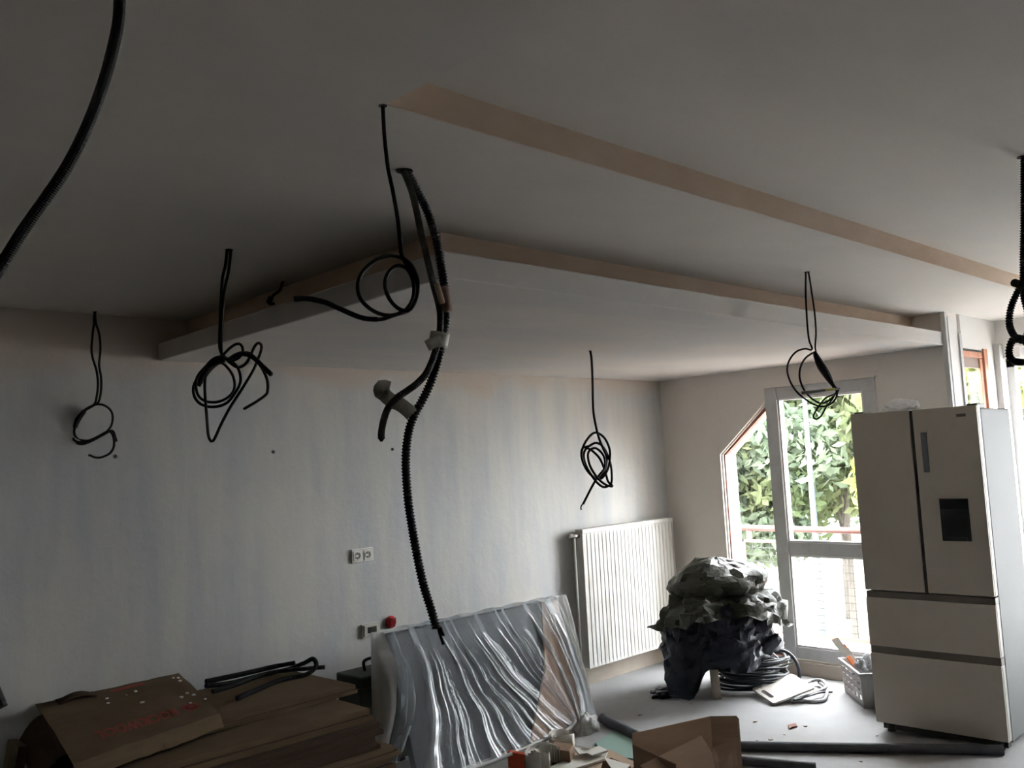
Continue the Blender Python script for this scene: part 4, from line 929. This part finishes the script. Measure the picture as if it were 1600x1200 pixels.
# scraps before the dust sheet
def flat(pxs, z, th_, m, name, label, cat, grp=None):
    o = obj(name, MB().prism([on(x, y, 2, z + (zz_ if len(q) > 2 else 0)) for q in pxs for x, y, zz_ in [(q[0], q[1], q[2] if len(q) > 2 else 0)]], (0, 0, -th_)), m); return tag(o, label, cat, grp)
flat([(930,1160),(965,1138),(1005,1155),(990,1185),(945,1180)], 0.014, 0.012, m_gypg, 'plasterboard_scrap', 'green plasterboard scrap left of the cardboard box', 'plasterboard')
flat([(880,1195),(905,1165),(955,1172),(1000,1195),(960,1210),(900,1215)], 0.028, 0.012, m_card2, 'cardboard_scrap', 'pale cardboard scrap beside the green plasterboard', 'cardboard')
flat([(855,1200),(905,1178),(950,1172),(945,1185),(900,1200)], 0.044, 0.012, m_gyps, 'plasterboard_scrap', 'long white plasterboard scrap in front of the dust sheet', 'plasterboard')
flat([(895,1165),(925,1180),(950,1172),(935,1165),(905,1178)], 0.07, 0.01, m_gyps, 'plasterboard_scrap', 'small white plasterboard piece by the sheet corner', 'plasterboard')
lv = thing('spirit_level', 'orange red spirit level end in front of the dust sheet', 'tool', on(825, 1195, 2, .0))
l0, l1 = on(805, 1196, 2, .02), on(850, 1206, 2, .02)
ldir = (l1 - l0); ldir.z = 0; ll = ldir.length; ldir.normalize(); ln = Vector((-ldir.y, ldir.x, 0))
obj('body', MB().box(-.05, ll, 0, .03, 0, .085, fn=lambda a, b, c: Vector((l0.x, l0.y, 0)) + ldir*a + ln*b + Vector((0,0,c))), m_redor, lv, bevel=.003)
for a in (.42, .78):
    q = Vector((l0.x, l0.y, .045)) + ldir * ll * a; obj('round_port', MB().tube([q - ln * .002, q + ln * .002], .017, 16), m_pipe if a < .5 else m_pink, lv)
def tape_coil(c, r0, wd, turns, label, seed):
    c = Vector(c); t = thing('paper_tape', label, 'tape', c, 'rolls of white joint tape')
    for k in range(turns):
        r_ = r0 - k * 0.014
        def fn(u, v, r_=r_, k=k):
            a = -0.6 + u * (4.2 + .3 * k); return c + Vector((math.cos(a + seed) * r_ * 1.2, math.sin(a + seed) * r_, 0.004 + v * wd + .01 * math.sin(a * 2 + k)))
        obj('tape_turn', MB().grid(fn, 26, 2), m_gyps, t, smooth=True, thick=.002)
tape_coil(on(850, 1200, 2, .03), .085, .09, 4, 'loose roll of white joint tape behind the spirit level', 0.3)
tape_coil(on(882, 1168, 2, .03), .075, .07, 3, 'unrolled white joint tape under the dust sheet corner', 1.1)
wbk = tag(obj('wood_block', MB().prism([on(862, 1200, 2, 0.0), on(892, 1205, 2, 0.0), on(898, 1192, 2, 0), on(868, 1188, 2, 0)], (0, 0, .10)), m_card3, bevel=.003), 'brown block between the two tape rolls', 'block')
tw = thing('torn_carton', 'torn folded carton piece lower left of the cardboard box', 'cardboard', on(965, 1205, 2, 0))
obj('side', MB().prism([on(938,1205,2,.0), on(972,1210,2,.0), on(955,1184,2,.09), on(942,1190,2,.08)], (0.003, 0.003, 0)), m_card3, tw)
obj('top', MB().prism([on(944,1183,2,.10), on(985,1195,2,.06), on(965,1215,2,.05)], (0, 0, -.004)), m_gyps, tw)
obj('side', MB().prism([on(955,1184,2,.09), on(972,1212,2,.0), on(992,1212,2,.0), on(985,1196,2,.05)], (0, 0.004, 0)), m_card, tw)
# crumbs and chips on the floor
rsd = random.Random(4)
rc = tag(obj('floor_scrap', MB().prism([on(x, y, 2, .004) for x, y in ((1231,1134),(1243,1131),(1246,1136),(1238,1137),(1234,1140))], (0, 0, .006)), mat('rust scrap', (.22,.08,.06), .8)), 'small rust red scrap on the floor before the white board', 'scrap')
for x, y in ((1226,1148),(1183,1157),(1204,1156),(1180,1128),(1258,1135),(1020,1108),(1000,1117),(1370,1150),(1434,1152),(1345,1190),(1080,1100)):
    c = on(x, y, 2, 0); s = rsd.uniform(.006, .014)
    o = obj('plaster_crumb', MB().prism([c + Vector((math.cos(a) * s * rsd.uniform(.6, 1.4), math.sin(a) * s * rsd.uniform(.6, 1.4), 0)) for a in (0, 1, 2, 3, 4, 5.2)], (0, 0, s * .5)), m_base)
    tag(o, 'small grey plaster crumb on the open floor', 'crumb', 'plaster crumbs on the floor')
